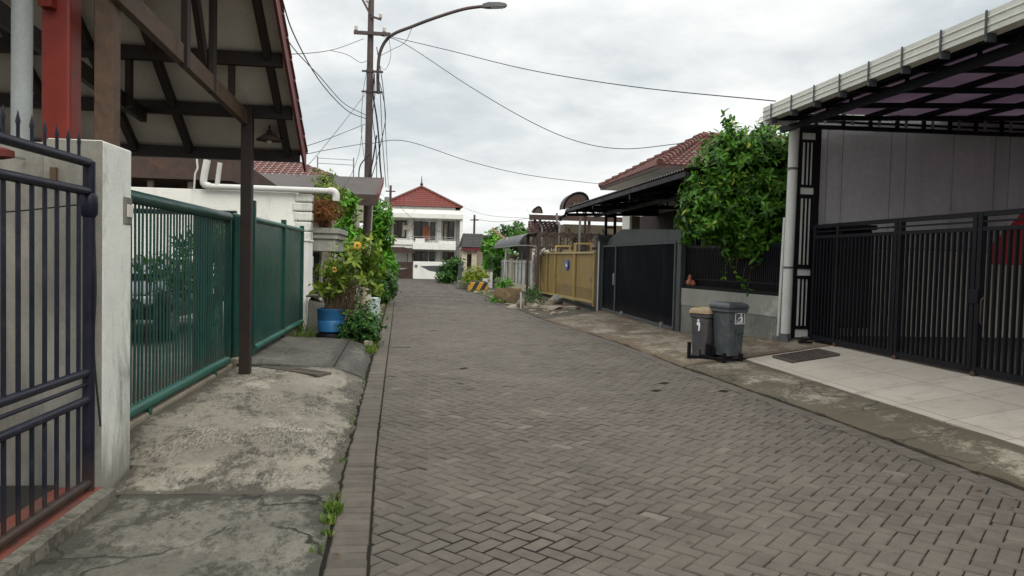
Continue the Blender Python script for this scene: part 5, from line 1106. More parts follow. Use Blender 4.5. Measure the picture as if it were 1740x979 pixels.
for (px, pt, Y, lab) in ((921, 376, 36.3, 'grey downpipe with bent top, nearest the white fence'), (951, 372, 32, 'grey downpipe with bent top over the middle of the yellow gate'), (986, 357, 28, 'tallest grey downpipe with bent top, running down from the black carport eave')):
    a = at(px, pt, Y); t = thing('downpipe', lab, 'pipe', (a.x, Y, 0), 'downpipes by the yellow gate'); mb = MB(); mb.tube(crom([(a.x-.13, Y, a.z+.02), (a.x-.11, Y, a.z-.12), (a.x, Y, a.z-.32), (a.x, Y, a.z-.5)], 4)+[Vector((a.x, Y, .1))], .045, 8); mb.build('pipe', M['steelpipe'], t, True)
    mb = MB(); mb.tube([(a.x-.13, Y, a.z+.03), (a.x-.13, Y, a.z+.25)], .05, 8); mb.build('outlet', M['steelpipe'], t, True)

# yellow gate
t = thing('yellow_gate', 'mustard yellow sheet metal gate with pale tubes and a blue emblem', 'gate', (5.75, 29, 0))
YX = 5.78; y0, y1 = 24.1, 35.2
def zt(y): return 1.93+.004*(y-24)
mb = MB(); mb.hexa([(YX, y0, .28), (YX+.03, y0, .28), (YX+.03, y1, .12), (YX, y1, .12), (YX, y0, zt(y0)), (YX+.03, y0, zt(y0)), (YX+.03, y1, zt(y1)), (YX, y1, zt(y1))]); mb.build('sheet', M['yellow'], t)
for (ya_, yb_) in ((24.2, 27.0), (27.5, 31.0)):
    mb = MB(); mb.box(YX-.006, YX, ya_, yb_, .3, .72); mb.build('mesh_panel', M['mustard_dk'], t)
for y, z in ((24.15, 1.95), (27.2, 2.3), (27.36, 2.3), (31.2, 2.26), (33.2, 1.95), (35.15, 1.95)):
    mb = MB(); mb.box(YX-.07, YX-.008, y-.035, y+.035, .15, z); mb.build('upright', M['yellow_lt'], t, False, .008)
for ya_, yb_ in ((24.15, 35.15),):
    mb = MB(); mb.bar((YX-.045, ya_, .3), (YX-.045, yb_, .14), .07, .07); mb.build('bottom_rail', M['yellow_lt'], t)
    mb = MB(); mb.bar((YX-.045, ya_, 1.93), (YX-.045, yb_, 1.96), .07, .07); mb.build('top_rail', M['yellow_lt'], t)
for ya_, z in ((27.3, 2.28), (31.2, 2.24)):
    mb = MB(); mb.bar((YX-.04, ya_, z), (YX+.55, ya_-.05, z+.01), .06, .06); mb.bar((YX+.55, ya_-.05, z+.03), (YX+.55, ya_-.05, 1.2), .06, .06); mb.build('hood_frame', M['yellow_lt'], t)
for y in (24.45, 33.8):
    mb = MB(); mb.tube([(YX-.06, y, .95), (YX-.1, y, 1.05), (YX-.06, y, 1.2)], .015, 6); mb.build('handle', M['steel'], t)
mb = MB(); c = Vector((YX-.035, 28.75, 1.48)); pl = [c+Vector((0, .35*math.cos(i*math.pi/12), .2*math.sin(i*math.pi/12))) for i in range(24)]; mb.prism(pl, (-.02, 0, 0)); em = mb.build('emblem', M['blue_sign'], t)
mb = MB(); mb.prism([c+Vector((-.024, dy, dz)) for dy, dz in ((.16, -.03), (.05, .05), (-.12, .02), (-.16, -.05), (0, -.09))], (-.004, 0, 0)); mb.prism([c+Vector((-.024, dy, dz)) for dy, dz in ((.06, .08), (.0, .12), (-.06, .09))], (-.004, 0, 0)); mb.build('emblem_mark', M['white_mark'], em)
t = thing('brick_pillar', 'pillar of stacked tan stone between white fence and yellow gate', 'pillar', (5.75, 35.6, 0)); mb = MB()
for k in range(9): mb.box(5.5+random.uniform(0, .05), 5.95, 35.4, 35.85, k*.21, k*.21+.19)
mb.build('blocks', M['rock'], t, False, .02); mb = MB(); mb.box(5.55, 5.92, 35.43, 35.82, 0, 1.9); mb.build('core', M['stone_orange'], t)

# ================================================================== RIGHT: house with red tiled hip roof and black carport
t = thing('tiled_house', 'single storey house with brown red hipped tile roof behind the black carport', 'house', (10, 27, 0))
ex, ez = 7.45, 4.72; A = (ex, 30.7, ez); B = (ex, 22.9, ez); ap = Vector((10.3, 26.8, 6.32)); ap2 = Vector((16, 26.8, 6.32))
mb = MB(); tile_plane(mb, B, A, ap, ap, tw=.19, course=.3, rise=.04); tile_plane(mb, (18, 22.9, ez), B, ap, (18, 26.8, 6.32), tw=.19, course=.3, rise=.04); tile_plane(mb, A, (18, 30.7, ez), (18, 26.8, 6.32), ap, tw=.19, course=.3, rise=.04); rf = mb.build('roof', M['tile_brown'], t)
mb = MB()
def ridge(p, q):
    p = Vector(p); q = Vector(q); n = int((q-p).length/.35)
    for i in range(n):
        a = p.lerp(q, i/n); b = p.lerp(q, (i+1.15)/n); mb.tube([a+Vector((0, 0, .06)), b+Vector((0, 0, .03))], [.13, .09], 8)
ridge(B, ap); ridge(A, ap); ridge(ap, (18, 26.8, 6.32)); mb.build('ridge_tiles', M['tile_brown'], rf, True)
mb = MB(); mb.box(ex, ex+.05, 22.9, 30.7, ez-.12, ez-.01); mb.box(ex+.05, 18, 22.9, 22.95, ez-.12, ez-.01); mb.box(ex+.05, 18, 30.65, 30.7, ez-.12, ez-.01); mb.build('fascia', M['rust_brown'], t)
mb = MB(); mb.box(ex+.06, 17.9, 22.96, 30.64, ez-.118, ez-.07); mb.build('soffit', M['white'], t)
mb = MB(); mb.box(8.3, 17, 23.6, 30.2, 0, ez-.12); mb.build('wall', M['white'], t)
mb = MB(); mb.box(8.6, 16, 23.56, 23.6, 0, 3.3); mb.build('dark_front_panel', M['dark_int'], t)  # dark sheet on the white wall, painting in a dim garage interior
mb = MB(); mb.box(8.24, 8.3, 23.7, 27.6, 0, 3.35); mb.build('dark_side_panel', M['dark_int'], t)  # same dark sheet on the street side; no opening is cut
t = thing('black_carport', 'black steel lean-to carport with corrugated roof over the plain black gate', 'carport', (6, 20, 0))
E0 = Vector((5.0, 13.9, 3.42)); 
mb = MB(); rows = []; n = 150
for i in range(n+1):
    y = 13.9+11.7*i/n; dz = .02*math.cos(i*math.pi); rows += [(5.0, y, 3.44+dz), (9.6, y, 4.15+dz)]
mb.add(rows, [(2*i, 2*i+1, 2*i+3, 2*i+2) for i in range(n)]); mb.build('roof', M['roof_grey'], t)
mb = MB(); mb.box(5.02, 5.08, 13.9, 25.6, 3.30, 3.40); mb.build('eave_beam', M['black'], t)
for y in (14.0, 17.8, 21.7, 25.5):
    mb = MB(); mb.bar((5.05, y, 3.32), (9.6, y, 4.0), .06, .1); mb.build('rafter', M['black'], t)
    mb = MB(); mb.bar((5.05, y, 3.22), (9.6, y, 3.36), .07, .1); mb.build('tie', M['black'], t)
    mb = MB()
    for k in range(1, 8):
        x = 5.05+k*.57; mb.bar((x, y, 3.24+.03*k/2), (x, y, 3.32+.68*k/8), .035, .035); mb.bar((x, y, 3.3+.68*k/8), (x+.5, y, 3.26+.02*k), .03, .03)
    mb.build('lattice', M['black'], t)
for k, x in enumerate((5.8, 6.7, 7.6, 8.5, 9.4)):
    mb = MB(); mb.bar((x, 13.9, 3.42+.155*(x-5)), (x, 25.6, 3.42+.155*(x-5)), .06, .08); mb.build('purlin', M['black'], t)
mb = MB(); mb.bar((6.05, 13.9, 3.2), (6.05, 25.6, 3.2), .06, .1); mb.bar((6.05, 13.9, 3.5), (6.05, 25.6, 3.5), .05, .06)
for k in range(21): mb.bar((6.05, 13.95+k*.56, 3.2), (6.05, 13.95+k*.56+(.5 if k % 2 else 0), 3.5), .03, .03)
mb.build('truss', M['black'], t)
mb = MB()
for dx in (0, .3): mb.bar((6.05+dx, 24.0, 2.2), (6.05+dx, 24.0, 3.3), .08, .08)
for z in (2.35, 2.75, 3.1): mb.bar((6.05, 24.0, z), (6.35, 24.0, z), .085, .05)
mb.build('ladder_column', M['black'], t)
mb = MB(); mb.box(6.15, 6.27, 16.2, 16.32, 0, 3.25); mb.build('post', M['black'], t)
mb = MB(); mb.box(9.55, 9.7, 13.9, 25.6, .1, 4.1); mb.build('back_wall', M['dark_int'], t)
for x, y in ((7.3, 25.0), (8.9, 22.6)):
    mb = MB(); mb.box(x-.14, x+.14, y-.14, y+.14, .1, 3.2); mb.build('column', M['cream'], t, False, .01)
mb = MB(); mb.tube(crom([(5.06, 25.6, 3.36), (5.0, 25.6, 3.2), (4.86, 25.6, 3.12), (4.84, 25.6, 3.0)], 4), .05, 8); mb.build('gutter_spout', M['black'], t, True)
mb = MB(); mb.prism([(5.05, 25.55, 3.32), (9.6, 25.55, 3.36), (9.6, 25.55, 4.1), (5.05, 25.55, 3.42)], (0, .03, 0)); mb.build('gable_board', M['rust_brown'], t)
t = thing('sheet_gate', 'plain black sheet metal sliding gate with grey edge frame', 'gate', (5.9, 20, .08))
gx = 5.9
mb = MB(); mb.box(gx, gx+.04, 16.75, 23.6, .14, 2.12); mb.build('sheet', M['blacksheet'], t)
for y in (16.75, 22.0, 23.6):
    mb = MB(); mb.box(gx-.035, gx-.003, y-.04, y+.04, .12, 2.14); mb.build('upright', M['grey_plinth'], t)
mb = MB(); mb.box(gx-.03, gx-.004, 16.8, 23.55, .10, .17); mb.build('bottom_rail', M['grey_plinth'], t); mb = MB(); mb.box(gx-.03, gx-.004, 16.8, 23.55, 2.1, 2.15); mb.build('top_rail', M['grey_plinth'], t)
for y in (17.6, 21.2):
    mb = MB(); mb.tube([(gx-.05, y, .15), (gx+.02, y, .15)], .07, 12); mb.build('wheel', M['steelpipe'], t, True)
mb = MB(); mb.box(gx-.05, gx-.035, 22.05, 22.2, .95, 1.3); mb.build('handle', M['steelpipe'], t)
t = thing('gate_pillar', 'dark grey gate pillar with stepped cap between yellow and black gates', 'pillar', (5.95, 23.85, 0)); mb = MB(); mb.box(5.78, 6.3, 23.66, 24.05, 0, 2.3); mb.build('shaft', M['grey_plinth'], t, False, .01)
mb = MB(); mb.box(5.72, 6.36, 23.6, 24.1, 2.3, 2.38); mb.box(5.68, 6.4, 23.56, 24.14, 2.38, 2.48); mb.build('cap', M['grey_plinth'], t, False, .01); mb = MB(); mb.box(5.755, 5.78, 23.64, 23.72, 0, 2.3); mb.build('edge_strip', M['pvc'], t)
t = thing('parapet_board', 'dark grey metal panel with sloped end closing the space above black gate', 'panel', (6.1, 20, 2.2)); mb = MB(); mb.prism([(6.0, 23.55, 2.2), (6.0, 16.7, 2.17), (6.0, 16.7, 2.42), (6.0, 21.9, 2.62), (6.0, 23.4, 2.34)], (.05, 0, 0)); mb.build('board', M['board_grey'], t)
mb = MB(); mb.box(5.98, 6.0, 16.7, 23.5, 2.16, 2.2); mb.build('lip', M['grey_plinth'], t)

# low wall with railing, tree
WA = Vector((5.86, 16.2, 0)); WB = Vector((6.42, 12.75, 0)); wd = (WB-WA).normalized(); wn = Vector((wd.y, -wd.x, 0)); wn = wn if wn.x > 0 else -wn
def wbox(mb, s0, s1, n0, n1, z0, z1, m=0):
    f = lambda s, n, z: WA+wd*s+wn*n+Vector((0, 0, z)); mb.hexa([f(s0, n0, z0), f(s1, n0, z0), f(s1, n1, z0), f(s0, n1, z0), f(s0, n0, z1), f(s1, n0, z1), f(s1, n1, z1), f(s0, n1, z1)], m)
WL = (WB-WA).length
t = thing('garden_wall', 'two tone low concrete wall with black railing under the leafy tree', 'wall', WA)
mb = MB(); wbox(mb, 0, WL, .0, .15, -.05, .72); mb.build('lower_course', M['conc_wall_lo'], t, False, .006)
mb = MB(); wbox(mb, 0, WL, -.012, .16, .722, 1.1); mb.build('upper_course', M['conc_wall_hi'], t, False, .006)
mb = MB(); wbox(mb, 0, WL, .0, .12, 1.1, 1.17); mb.build('bottom_rail', M['black'], t)
mb = MB(); wbox(mb, 0, WL, .05, .09, 1.98, 2.04); wbox(mb, 0, WL, .05, .09, 1.3, 1.33); mb.build('top_rail', M['black'], t)
mb = MB(); s = .03
while s < WL: wbox(mb, s, s+.028, .055, .085, 1.17, 1.99); s += .062
mb.build('bars', M['black'], t)
mb = MB(); wbox(mb, -.18, 0, -.05, .2, -.05, 2.15); mb.build('end_post', M['board_grey'], t, False, .01)
mb = MB(); wbox(mb, 0, WL, .3, .33, 1.0, 2.0); mb.build('backing_sheet', M['blacksheet'], t)
t = thing('terracotta_ornament', 'small orange terracotta ornament on the low wall ledge', 'ornament', WA+Vector((0, 0, 1.1))); c = WA+wd*.35+wn*-.0+Vector((0, 0, 1.17)); mb = MB(); mb.lathe([(.05, 0), (.09, .04), (.08, .1), (.04, .14), (.05, .18), (.01, .24)], c, 12); mb.build('body', M['terracotta'], t, True); mb = MB(); mb.lathe([(.04, 0), (.06, .04), (.01, .12)], c+wd*.16, 10); mb.build('side_figure', M['terracotta'], t, True)
t = thing('tree', 'dense glossy leaved tree spilling over the black railing beside the cream pillar', 'tree', (6.5, 14.5, .3))
mb = MB()
ells = [((6.15, 14.1, 3.4), (.95, .8, .9)), ((6.6, 14.0, 3.75), (.7, .7, .6)), ((5.75, 14.0, 2.75), (.75, .75, .7)), ((6.5, 13.7, 2.6), (.75, .7, .8)), ((5.9, 13.9, 3.9), (.42, .45, .4)), ((5.45, 13.95, 2.5), (.48, .5, .5)), ((6.2, 13.8, 2.2), (.7, .5, .45)), ((6.5, 13.7, 1.95), (.5, .4, .35)), ((6.75, 13.7, 3.2), (.5, .5, 1.0)), ((5.5, 13.9, 3.05), (.5, .5, .55))]
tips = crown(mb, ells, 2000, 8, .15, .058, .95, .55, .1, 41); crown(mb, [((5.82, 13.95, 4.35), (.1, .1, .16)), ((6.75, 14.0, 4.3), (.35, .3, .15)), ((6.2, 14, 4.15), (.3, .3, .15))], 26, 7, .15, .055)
for k in range(46):
    c, rad = random.choice(ells); u = rand_dir()
    if u.y > .3: continue
    q = random.uniform(.96, 1.1); p = Vector((c[0]+u.x*rad[0]*q, c[1]+u.y*rad[1]*q, c[2]+u.z*rad[2]*q)); whorl(mb, p, u+Vector((0, 0, .3)), 7, .16, .056)
mb.build('crown', M['lf_tree'], t, True); b = MB(); branches(b, (6.5, 14.5, .3), tips, .08, 22, .5); b.build('trunk', M['trunk'], t, True)
mb = MB(); pts = []
for px, py in ((1232, 470), (1250, 462), (1262, 476), (1300, 470), (1305, 455), (1270, 488), (1290, 440)):
    p = at(px, py, 13.55); whorl(mb, p, Vector((-.2, -.4, -.6)), 5, .12, .05); pts.append(p)
mb.build('hanging_sprigs', M['lf_tree'], t, True); mb = MB()
for p in pts: mb.tube(crom([(6.5, 13.9, 2.3), (p.x+.1, p.y+.1, p.z+.3), p], 4), .004, 4)
mb.build('stems', M['stalk'], t)

# ================================================================== RIGHT: big canopy, pillar, gate
t = thing('street_canopy', 'large black framed canopy with tinted sheets and cream ribbed gutter', 'canopy', (6.9, 12.9, .35))
gz0, gz1 = 4.13, 4.35; GX = 5.85; GY0, GY1 = 1.0, 12.45
mb = MB(); prof = [(0, 0), (0, .055), (-.012, .065), (-.012, .075), (0, .085), (0, .14), (-.012, .15), (-.012, .16), (0, .17), (0, .225), (.02, .225), (.02, .0)]
mb.prism([(GX+px, GY0, gz0+pz) for px, pz in prof], (0, GY1-GY0, 0)); mb.box(GX+.02, GX+.16, GY0, GY1, gz0, gz0+.02); mb.box(GX+.02, GX+.16, GY1-.02, GY1, gz0+.02, gz0+.2); gut = mb.build('gutter', M['gutter'], t)
for k in range(15):
    y = 12.12-.69*k; 
    if y < GY0: break
    mb = MB(); mb.box(GX-.024, GX-.013, y-.013, y+.013, gz0-.03, gz1+.012); mb.box(GX-.013, GX+.1, y-.014, y+.014, gz0-.09, gz0-.004); mb.build('clip', M['bin_dark'], gut)
rz2 = lambda x: 4.3+(x-5.95)*.045
mb = MB(); mb.hexa([(5.9, GY0, rz2(5.9)), (12.5, GY0, rz2(12.5)), (12.5, 13.3, rz2(12.5)), (5.9, 12.5, rz2(5.9)), (5.9, GY0, rz2(5.9)+.01), (12.5, GY0, rz2(12.5)+.01), (12.5, 13.3, rz2(12.5)+.01), (5.9, 12.5, rz2(5.9)+.01)]); mb.build('roof_sheet', M['poly'], t)
for x in (6.02, 6.3, 6.9, 7.9, 8.9, 9.9, 10.9):
    mb = MB(); mb.bar((x, GY0, rz2(x)-.06), (x, 12.7, rz2(x)-.06), .05, .09); mb.build('purlin', M['black'], t)
for y in (12.3, 11.2, 10.1, 8.9, 7.6, 6.3, 5.0, 3.7, 2.4):
    mb = MB(); mb.bar((6.0, y, rz2(6)-.14), (12.3, y, rz2(12.3)-.14), .05, .08); mb.build('rafter', M['black'], t)
for x, h in ((6.38, .26),):
    mb = MB(); mb.bar((x, GY0, 4.05), (x, 12.8, 4.05), .07, .09); mb.bar((x, GY0, 4.2), (x, 12.8, 4.2), .05, .05)
    for k in range(18): mb.bar((x, 12.6-k*.65, 4.05), (x, 12.6-k*.65-(.0), 4.22), .04, .04)
    mb.build('main_beam', M['black'], t)
mb = MB(); mb.bar((6.4, 12.82, 4.14), (12.5, 12.82, 4.2), .08, .07); mb.bar((6.4, 12.82, 4.46), (12.5, 12.82, 4.62), .08, .07)
for z in (4.25, 4.36): mb.bar((6.4, 12.86, z), (12.5, 12.86, z+.05), .03, .04)
for k in range(12): mb.bar((6.5+k*.52, 12.8, 4.14), (6.5+k*.52, 12.8, 4.5), .05, .06)
mb.build('end_truss', M['black'], t)
for k in range(12):
    mb = MB(); mb.box(6.62+k*.52, 6.67+k*.52, 12.75, 12.765, 4.2, 4.42); mb.build('truss_plate', M['steelpipe'], t)
t = thing('panel_wall', 'tall shaded grey panelled wall closing the carport behind the black gate', 'wall', (9, 13.1, .38))
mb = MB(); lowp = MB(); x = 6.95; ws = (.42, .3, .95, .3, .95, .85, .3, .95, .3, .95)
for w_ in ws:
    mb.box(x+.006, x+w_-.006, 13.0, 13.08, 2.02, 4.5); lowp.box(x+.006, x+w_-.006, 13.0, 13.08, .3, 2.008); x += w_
mb.build('panels', M['panel'], t, False, .004); lowp.build('lit_lower_panels', M['wall_low_lit'], t, False, .004); mb = MB(); mb.box(6.95, x, 13.06, 13.2, .3, 4.5); mb.build('core', M['dark_int'], t)  # lower panels carry the painted-in light from the street
t = thing('canopied_house', 'shaded grey house front at the back of the canopied driveway', 'house', (12.4, 7, .38)); mb = MB(); mb.box(12.3, 12.5, -2, 13, .3, 4.6); mb.build('wall', M['panel'], t); mb = MB(); mb.box(12.25, 12.3, 5, 6.5, .4, 2.6); mb.build('door', M['win_brown'], t)
# pillar
t = thing('slatted_pillar', 'black framed pillar with white upright slats carrying the canopy corner', 'pillar', (6.9, 12.85, .3))
mb = MB(); px0, px1, pf = 6.63, 7.09, 12.72; mb.box(px0+.03, px1-.03, pf+.03, pf+.22, .3, 4.1); mb.build('core', M['white'], t)
secs = [(.36, .52), (.58, 1.42), (1.48, 1.6), (1.68, 2.86), (2.93, 3.05), (3.1, 3.85), (3.9, 4.02)]
fr = MB()
fr.box(px0, px0+.1, pf, pf+.25, .3, 4.12); fr.box(px1-.1, px1, pf, pf+.25, .3, 4.12); fr.box(px0+.1, px1-.1, pf, pf+.028, .3, .36)
for (a0, a1), (b0, b1) in zip(secs, secs[1:]): fr.box(px0+.1, px1-.1, pf, pf+.028, a1, b0)
fr.box(px0+.1, px1-.1, pf, pf+.028, 4.02, 4.12); fr.build('frame', M['black'], t)
for i, (a0, a1) in enumerate(secs):
    if i % 2 == 0: continue
    mb = MB()
    for k in range(4): mb.box(px0+.1+k*.071+.0, px0+.1+k*.071+.028 if k else px0+.118, pf+.004, pf+.028, a0, a1)
    mb.box(px1-.115, px1-.1, pf+.004, pf+.028, a0, a1); mb.build('slat_gaps', M['black'], t)
mb = MB(); mb.box(px0+.02, px1-.02, pf+.004, pf+.03, .3, .37); mb.build('foot', M['black'], t)
t = thing('downpipe', 'white PVC downpipe with grey elbow at its foot beside slatted pillar', 'pipe', (6.5, 12.6, .3))
X_, Y_ = 6.47, 12.56
mb = MB(); mb.tube([(X_, Y_, .42), (X_+.02, Y_, 4.0)], .085, 16); mb.build('pipe', M['pvc'], t, True)
mb = MB(); mb.tube(crom([(X_+.02, Y_, 4.0), (X_+.02, Y_, 4.1), (X_-.1, Y_-.02, 4.17), (X_-.35, Y_-.05, 4.16), (X_-.56, Y_-.12, 4.15)], 5), .085, 14); mb.build('top_elbow', M['pvc'], t, True)
mb = MB(); mb.tube(crom([(X_, Y_, .46), (X_, Y_, .40), (X_-.03, Y_-.03, .36), (X_-.1, Y_-.1, .355)], 5), .095, 14); mb.build('foot_elbow', M['pvc_grey'], t, True)
for z in (1.62, 3.35):
    mb = MB(); mb.lathe([(.089, -.02), (.092, -.02), (.092, .02), (.089, .02)], (X_+.01, Y_, z), 16); mb.build('band', M['pvc_grey'], t, True)
mb = MB(); mb.tube([(6.38, 12.66, .4), (6.40, 12.66, 1.5), (6.42, 12.66, 2.5)], .026, 8); tag(mb.build('thin_pipe', M['pvc'], None, True), 'thin pale pipe standing just left of the white downpipe', 'pipe')

# black sliding gate
t = thing('sliding_gate', 'long black barred sliding gate on wheels along the pale tiles', 'gate', (6.75, 12.1, .4))
gX = 6.75; Ya, Yb = 3.2, 12.2; zb, zt_, zr = .42, 2.33, 2.15
for z, h, nm in ((zt_, .06, 'top_rail'), (zr, .05, 'rail'), (2.24, .02, 'rail'), (zb+.02, .08, 'bottom_rail')):
    mb = MB(); mb.box(gX-.03, gX+.03, Ya, Yb, z-h/2, z+h/2); mb.build(nm, M['black'], t)
for y in (12.16, 11.45, 9.95, 9.86, 8.42, 8.33, 6.9, 6.81, 5.4, 5.31, 3.25):
    mb = MB(); mb.box(gX-.034, gX+.034, y-.035, y+.035, zb, zt_+.02); mb.build('upright', M['black'], t)
mb = MB(); y = Ya+.1
while y < Yb-.05:
    q = random.uniform(-.006, .006); mb.hexa([(gX-.02, y-.014, zb+.05), (gX+.02, y-.014, zb+.05), (gX+.02, y+.014, zb+.05), (gX-.02, y+.014, zb+.05), (gX-.02, y-.014+q, zr-.02), (gX+.02, y-.014+q, zr-.02), (gX+.02, y+.014+q, zr-.02), (gX-.02, y+.014+q, zr-.02)]); y += .102
mb.build('bars', M['black'], t)
mb = MB(); mb.box(gX+.022, gX+.03, 11.48, 12.13, .46, 2.13); mb.build('end_sheet', M['black'], t)
mb = MB(); mb.box(gX-.05, gX-.035, 8.3, 8.45, 1.25, 1.42); mb.build('lock_box', M['black'], t, False, .004)
mb = MB(); mb.tube([(gX-.045, 8.2, 1.0), (gX-.08, 8.2, 1.03), (gX-.08, 8.2, 1.3), (gX-.045, 8.2, 1.33)], .01, 6); mb.build('handle', M['rust_brown'], t, True)
for y in (11.45, 9.9, 8.38, 6.85, 5.35):
    mb = MB(); mb.tube([(gX-.035, y-.03, .385), (gX+.035, y-.03, .385)], .042, 14); mb.build('wheel', M['rust_brown'], t, True)
mb = MB(); mb.box(gX-.07, gX+.07, Ya-4, 12.0, .33, .352); tag(mb.build('gate_track', M['rust_brown']), 'low dark steel rail on which the black barred gate rolls', 'rail')
mb = MB(); mb.tube(crom([(gX, 12.1, .42), (gX-.05, 12.15, .40), (gX-.3, 12.05, .37), (gX-.2, 11.8, .38)], 6), .02, 6); mb.build('stop_bar', M['black'], t, True)
t = thing('dark_cabinet', 'dark boxy cabinet half hidden behind the far end of the black barred gate', 'cabinet', (7.4, 12.4, .38)); mb = MB(); mb.box(7.0, 7.75, 12.1, 12.8, .6, 2.3); mb.build('box', M['blacksheet'], t, False, .03)
for x in (7.1, 7.65):
    mb = MB(); mb.tube([(x, 12.4, .38), (x, 12.4, .62)], .03, 6); mb.build('leg', M['black'], t)
mb = MB(); mb.box(6.95, 7.8, 12.05, 12.85, 2.3, 2.38); mb.build('lid', M['black'], t, False, .01)
t = thing('parasol', 'red folding parasol with white trim behind the black gate', 'parasol', (9.65, 11.0, .38))
mb = MB(); n = 8; ringsp = []
for r_, z in ((.03, 3.0), (.4, 2.55), (.72, 2.12), (.8, 1.98)): ringsp.append([(10.05+r_*math.cos(i*2*math.pi/n), 11.0+r_*math.sin(i*2*math.pi/n), z) for i in range(n)])
ringsp.append([(10.05+.8*math.cos(i*2*math.pi/n), 11.0+.8*math.sin(i*2*math.pi/n), 1.76) for i in range(n)])
mb.loft(ringsp, 0, False); mb.build('canopy', M['red_cloth'], t)
mb = MB(); mb.loft([[(10.05+r_*math.cos(i*2*math.pi/n), 11.0+r_*math.sin(i*2*math.pi/n), z) for i in range(n)] for r_, z in ((.735, 2.13), (.812, 1.99))], 0, False); mb.build('trim', M['red_cloth'], t)
mb = MB(); mb.tube([(10.05, 11, .38), (10.05, 11, 3.02)], .02, 8); mb.build('pole', M['steel'], t); mb = MB(); mb.lathe([(.25, 0), (.25, .06), (.05, .12)], (10.05, 11, .38), 14); mb.build('base', M['conc_wall_lo'], t)

# ================================================================== bins
def wheelie(name, label, loc, rot, w, d, h, body, lid, taper=.78):
    t = thing(name, label, 'bin', loc, None, rot); r = .05
    mb = MB(); lv = []
    for q in (0, .02, .5, .86, .9): 
        k = taper+(1-taper)*q; lv.append(rr_ring(0, -.02*(1-q), w*.86*k, d*.86*k, .03+q*h*.92, r, 5))
    mb.loft(lv); bo = mb.build('body', M[body], t, True, 0, True)
    zr = .03+.9*h*.92
    mb = MB(); mb.loft([rr_ring(0, 0, w*.87, d*.87, zr-.06, r, 5), rr_ring(0, 0, w*.96, d*.94, zr-.045, r, 5), rr_ring(0, 0, w*.96, d*.94, zr+.0, r, 5), rr_ring(0, 0, w*.9, d*.9, zr+.01, r, 5)]); mb.build('rim', M[body], t, True, 0, True)
    mb = MB(); mb.loft([rr_ring(0, -.0, w, d, zr+.012, r, 5), rr_ring(0, -.0, w, d, zr+.045, r, 5), rr_ring(0, .0, w*.9, d*.9, zr+.085, r, 5), rr_ring(0, .02, w*.72, d*.7, zr+.10, r*.8, 5), rr_ring(0, .02, w*.66, d*.64, zr+.092, r*.7, 5)]); li = mb.build('lid', M[lid], t, True, 0, True)
    mb = MB(); mb.box(-w*.3, w*.3, -d*.36, -d*.33, zr+.085, zr+.11); mb.build('lid_rib', M[lid], li, False, .006, True)
    mb = MB(); mb.tube([(-w*.35, d*.55, zr-.01), (w*.35, d*.55, zr-.01)], .018, 8)
    for s in (-1, 1): mb.bar((s*w*.3, d*.42, zr-.02), (s*w*.3, d*.56, zr-.01), .04, .03)
    mb.build('handle', M[body], t, True, 0, True)
    for s in (-1, 1):
        mb = MB(); mb.tube([(s*(w*.30), d*.34, .09), (s*(w*.38), d*.34, .09)], .09, 16); mb.build('wheel', M['rubber'], t, True, 0, True)
    return t, zr
t, zr = wheelie('wheelie_bin', 'large dark grey wheelie bin with square litter pictogram on steel rack', (5.06, 11.75, .14), R(16), .465, .50, .92, 'bin_grey', 'bin_dark')
def front(q, d=.50, taper=.78): return -(d*.43*(taper+(1-taper)*q))-.02*(1-q)
def fpt(x, z, off=.004, h=.92): q = (z-.03)/(h*.92); return (x, front(q)-off, z)
def fpoly(mb, pts, off, th=.003): mb.prism([fpt(x, z, off) for x, z in pts], (0, -th, 0))
mb = MB(); cx, cz, s = .055, .655, .095
def rect(x0, x1, z0, z1): return [(x0, z0), (x1, z0), (x1, z1), (x0, z1)]
b = .010
for rc in (rect(cx-s, cx+s, cz+s*1.1-b, cz+s*1.1), rect(cx-s, cx+s, cz-s*1.1, cz-s*1.1+b), rect(cx-s, cx-s+b, cz-s*1.1+b, cz+s*1.1-b), rect(cx+s-b, cx+s, cz-s*1.1+b, cz+s*1.1-b)): fpoly(mb, rc, .004)
fpoly(mb, rect(cx-.06, cx+.062, cz+.066, cz+.080), .004)
# walking figure dropping litter in a basket
fpoly(mb, [(cx+.022+.016*math.cos(i*.7854), cz+.043+.016*math.sin(i*.7854)) for i in range(8)], .004)
fpoly(mb, [(cx+.012, cz+.022), (cx+.045, cz+.02), (cx+.058, cz-.03), (cx+.052, cz-.088), (cx+.034, cz-.088), (cx+.034, cz-.045), (cx+.018, cz-.088), (cx+.0, cz-.088), (cx+.018, cz-.03)], .004)
fpoly(mb, [(cx+.014, cz+.02), (cx+.016, cz+.004), (cx-.035, cz-.028), (cx-.042, cz-.018)], .004)
fpoly(mb, [(cx-.066, cz-.04), (cx-.056, cz-.04), (cx-.044, cz-.08), (cx-.02, cz-.08), (cx-.016, cz-.04), (cx-.006, cz-.04), (cx-.012, cz-.09), (cx-.05, cz-.09)], .004)
mb.build('pictogram', M['white_mark'], t, False, 0, True)
mb = MB(); fpoly(mb, rect(-.015, .13, .42, .50), .004, .018); fpoly(mb, rect(-.025, .14, .40, .42), .004, .024); fpoly(mb, rect(-.01, .02, .1, .40), .004, .012); fpoly(mb, rect(.045, .075, .1, .40), .004, .012); fpoly(mb, rect(.10, .125, .1, .40), .004, .012); mb.build('moulded_ribs', M['bin_grey'], t, False, .004, True)
mb = MB(); fpoly(mb, rect(-.15, -.08, .60, .612), .004, .006); mb.build('slot', M['bin_dark'], t, False, 0, True)
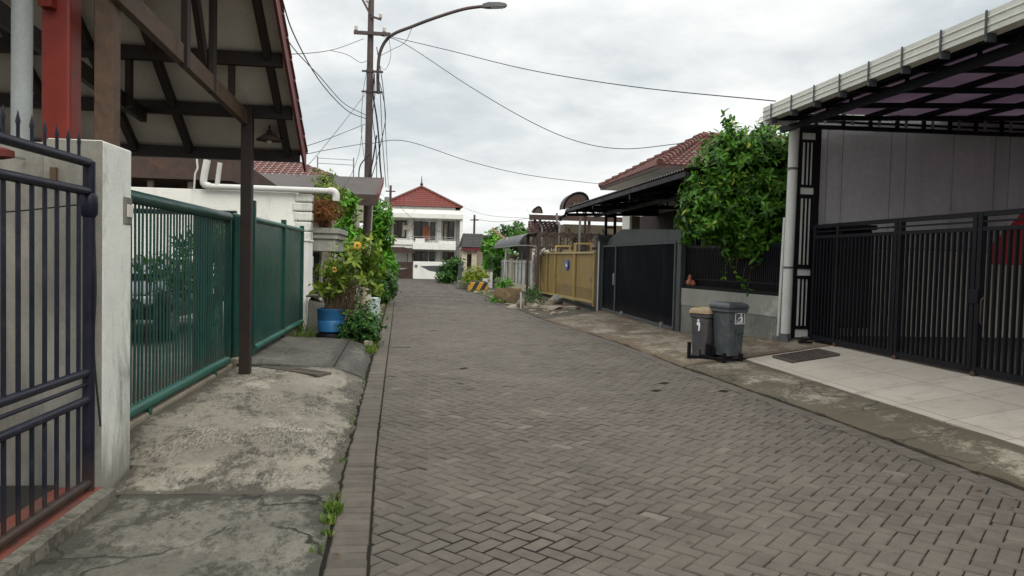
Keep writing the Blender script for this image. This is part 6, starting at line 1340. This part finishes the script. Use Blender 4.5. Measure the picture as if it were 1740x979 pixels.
t, zr = wheelie('wheelie_bin', 'smaller grey brown wheelie bin with tan lid and faded figure print', (4.77, 12.05, .04), R(-50), .385, .44, .90, 'bin_brown', 'bin_tan')
def front(q, d=.44, taper=.78): return -(d*.43*(taper+(1-taper)*q))-.02*(1-q)
mb = MB(); cx, cz = -.01, .62; fpoly(mb, rect(cx-.09, cx+.08, cz+.095, cz+.115), .004); fpoly(mb, [(cx+.02*math.cos(i*.785), cz+.055+.02*math.sin(i*.785)) for i in range(8)], .004)
fpoly(mb, [(cx-.02, cz+.03), (cx+.03, cz+.03), (cx+.035, cz-.03), (cx+.025, cz-.12), (cx+.0, cz-.12), (cx+.005, cz-.04), (cx-.03, cz-.015)], .004); mb.build('figure_print', M['white_mark'], t, False, 0, True)
t = thing('bin_rack', 'low black steel rack of bars and posts holding the grey bin', 'rack', (5, 11.7, .1)); 
def rk(x, y): 
    c, s_ = math.cos(R(16)), math.sin(R(16)); return (5.02+x*c-y*s_, 11.72+x*s_+y*c)
for (x, y, z0, z1) in ((-.27, -.3, .03, .24), (.0, -.36, .0, .24), (-.27, .3, .05, .24)):
    p = rk(x, y); mb = MB(); mb.bar((p[0], p[1], z0), (p[0], p[1], z1), .055, .055); mb.build('post', M['black'], t)
for a, b_ in (((-.27, -.3), (-.27, .3)), ((-.27, -.28), (.33, -.28)), ((-.27, .2), (.4, .2)), ((.33, -.28), (.55, .1))):
    p, q = rk(*a), rk(*b_); mb = MB(); mb.bar((p[0], p[1], .135), (q[0], q[1], .135), .05, .035); mb.build('bar', M['black'], t)
p = rk(.5, .1); mb = MB(); mb.bar((p[0], p[1], .05), (p[0], p[1], .14), .04, .04); mb.build('leg', M['black'], t)
t = thing('bin_bracket', 'pair of short black upright bars clasping the tan lidded bin', 'bracket', (4.5, 11.8, .06))
for (x, y) in ((4.52, 12.05), (4.74, 11.79)):
    mb = MB(); mb.bar((x, y, .0), (x, y, .34), .05, .05); mb.build('post', M['black'], t)
mb = MB(); mb.bar((4.52, 12.05, .1), (4.74, 11.79, .1), .03, .05); mb.build('bar', M['black'], t)
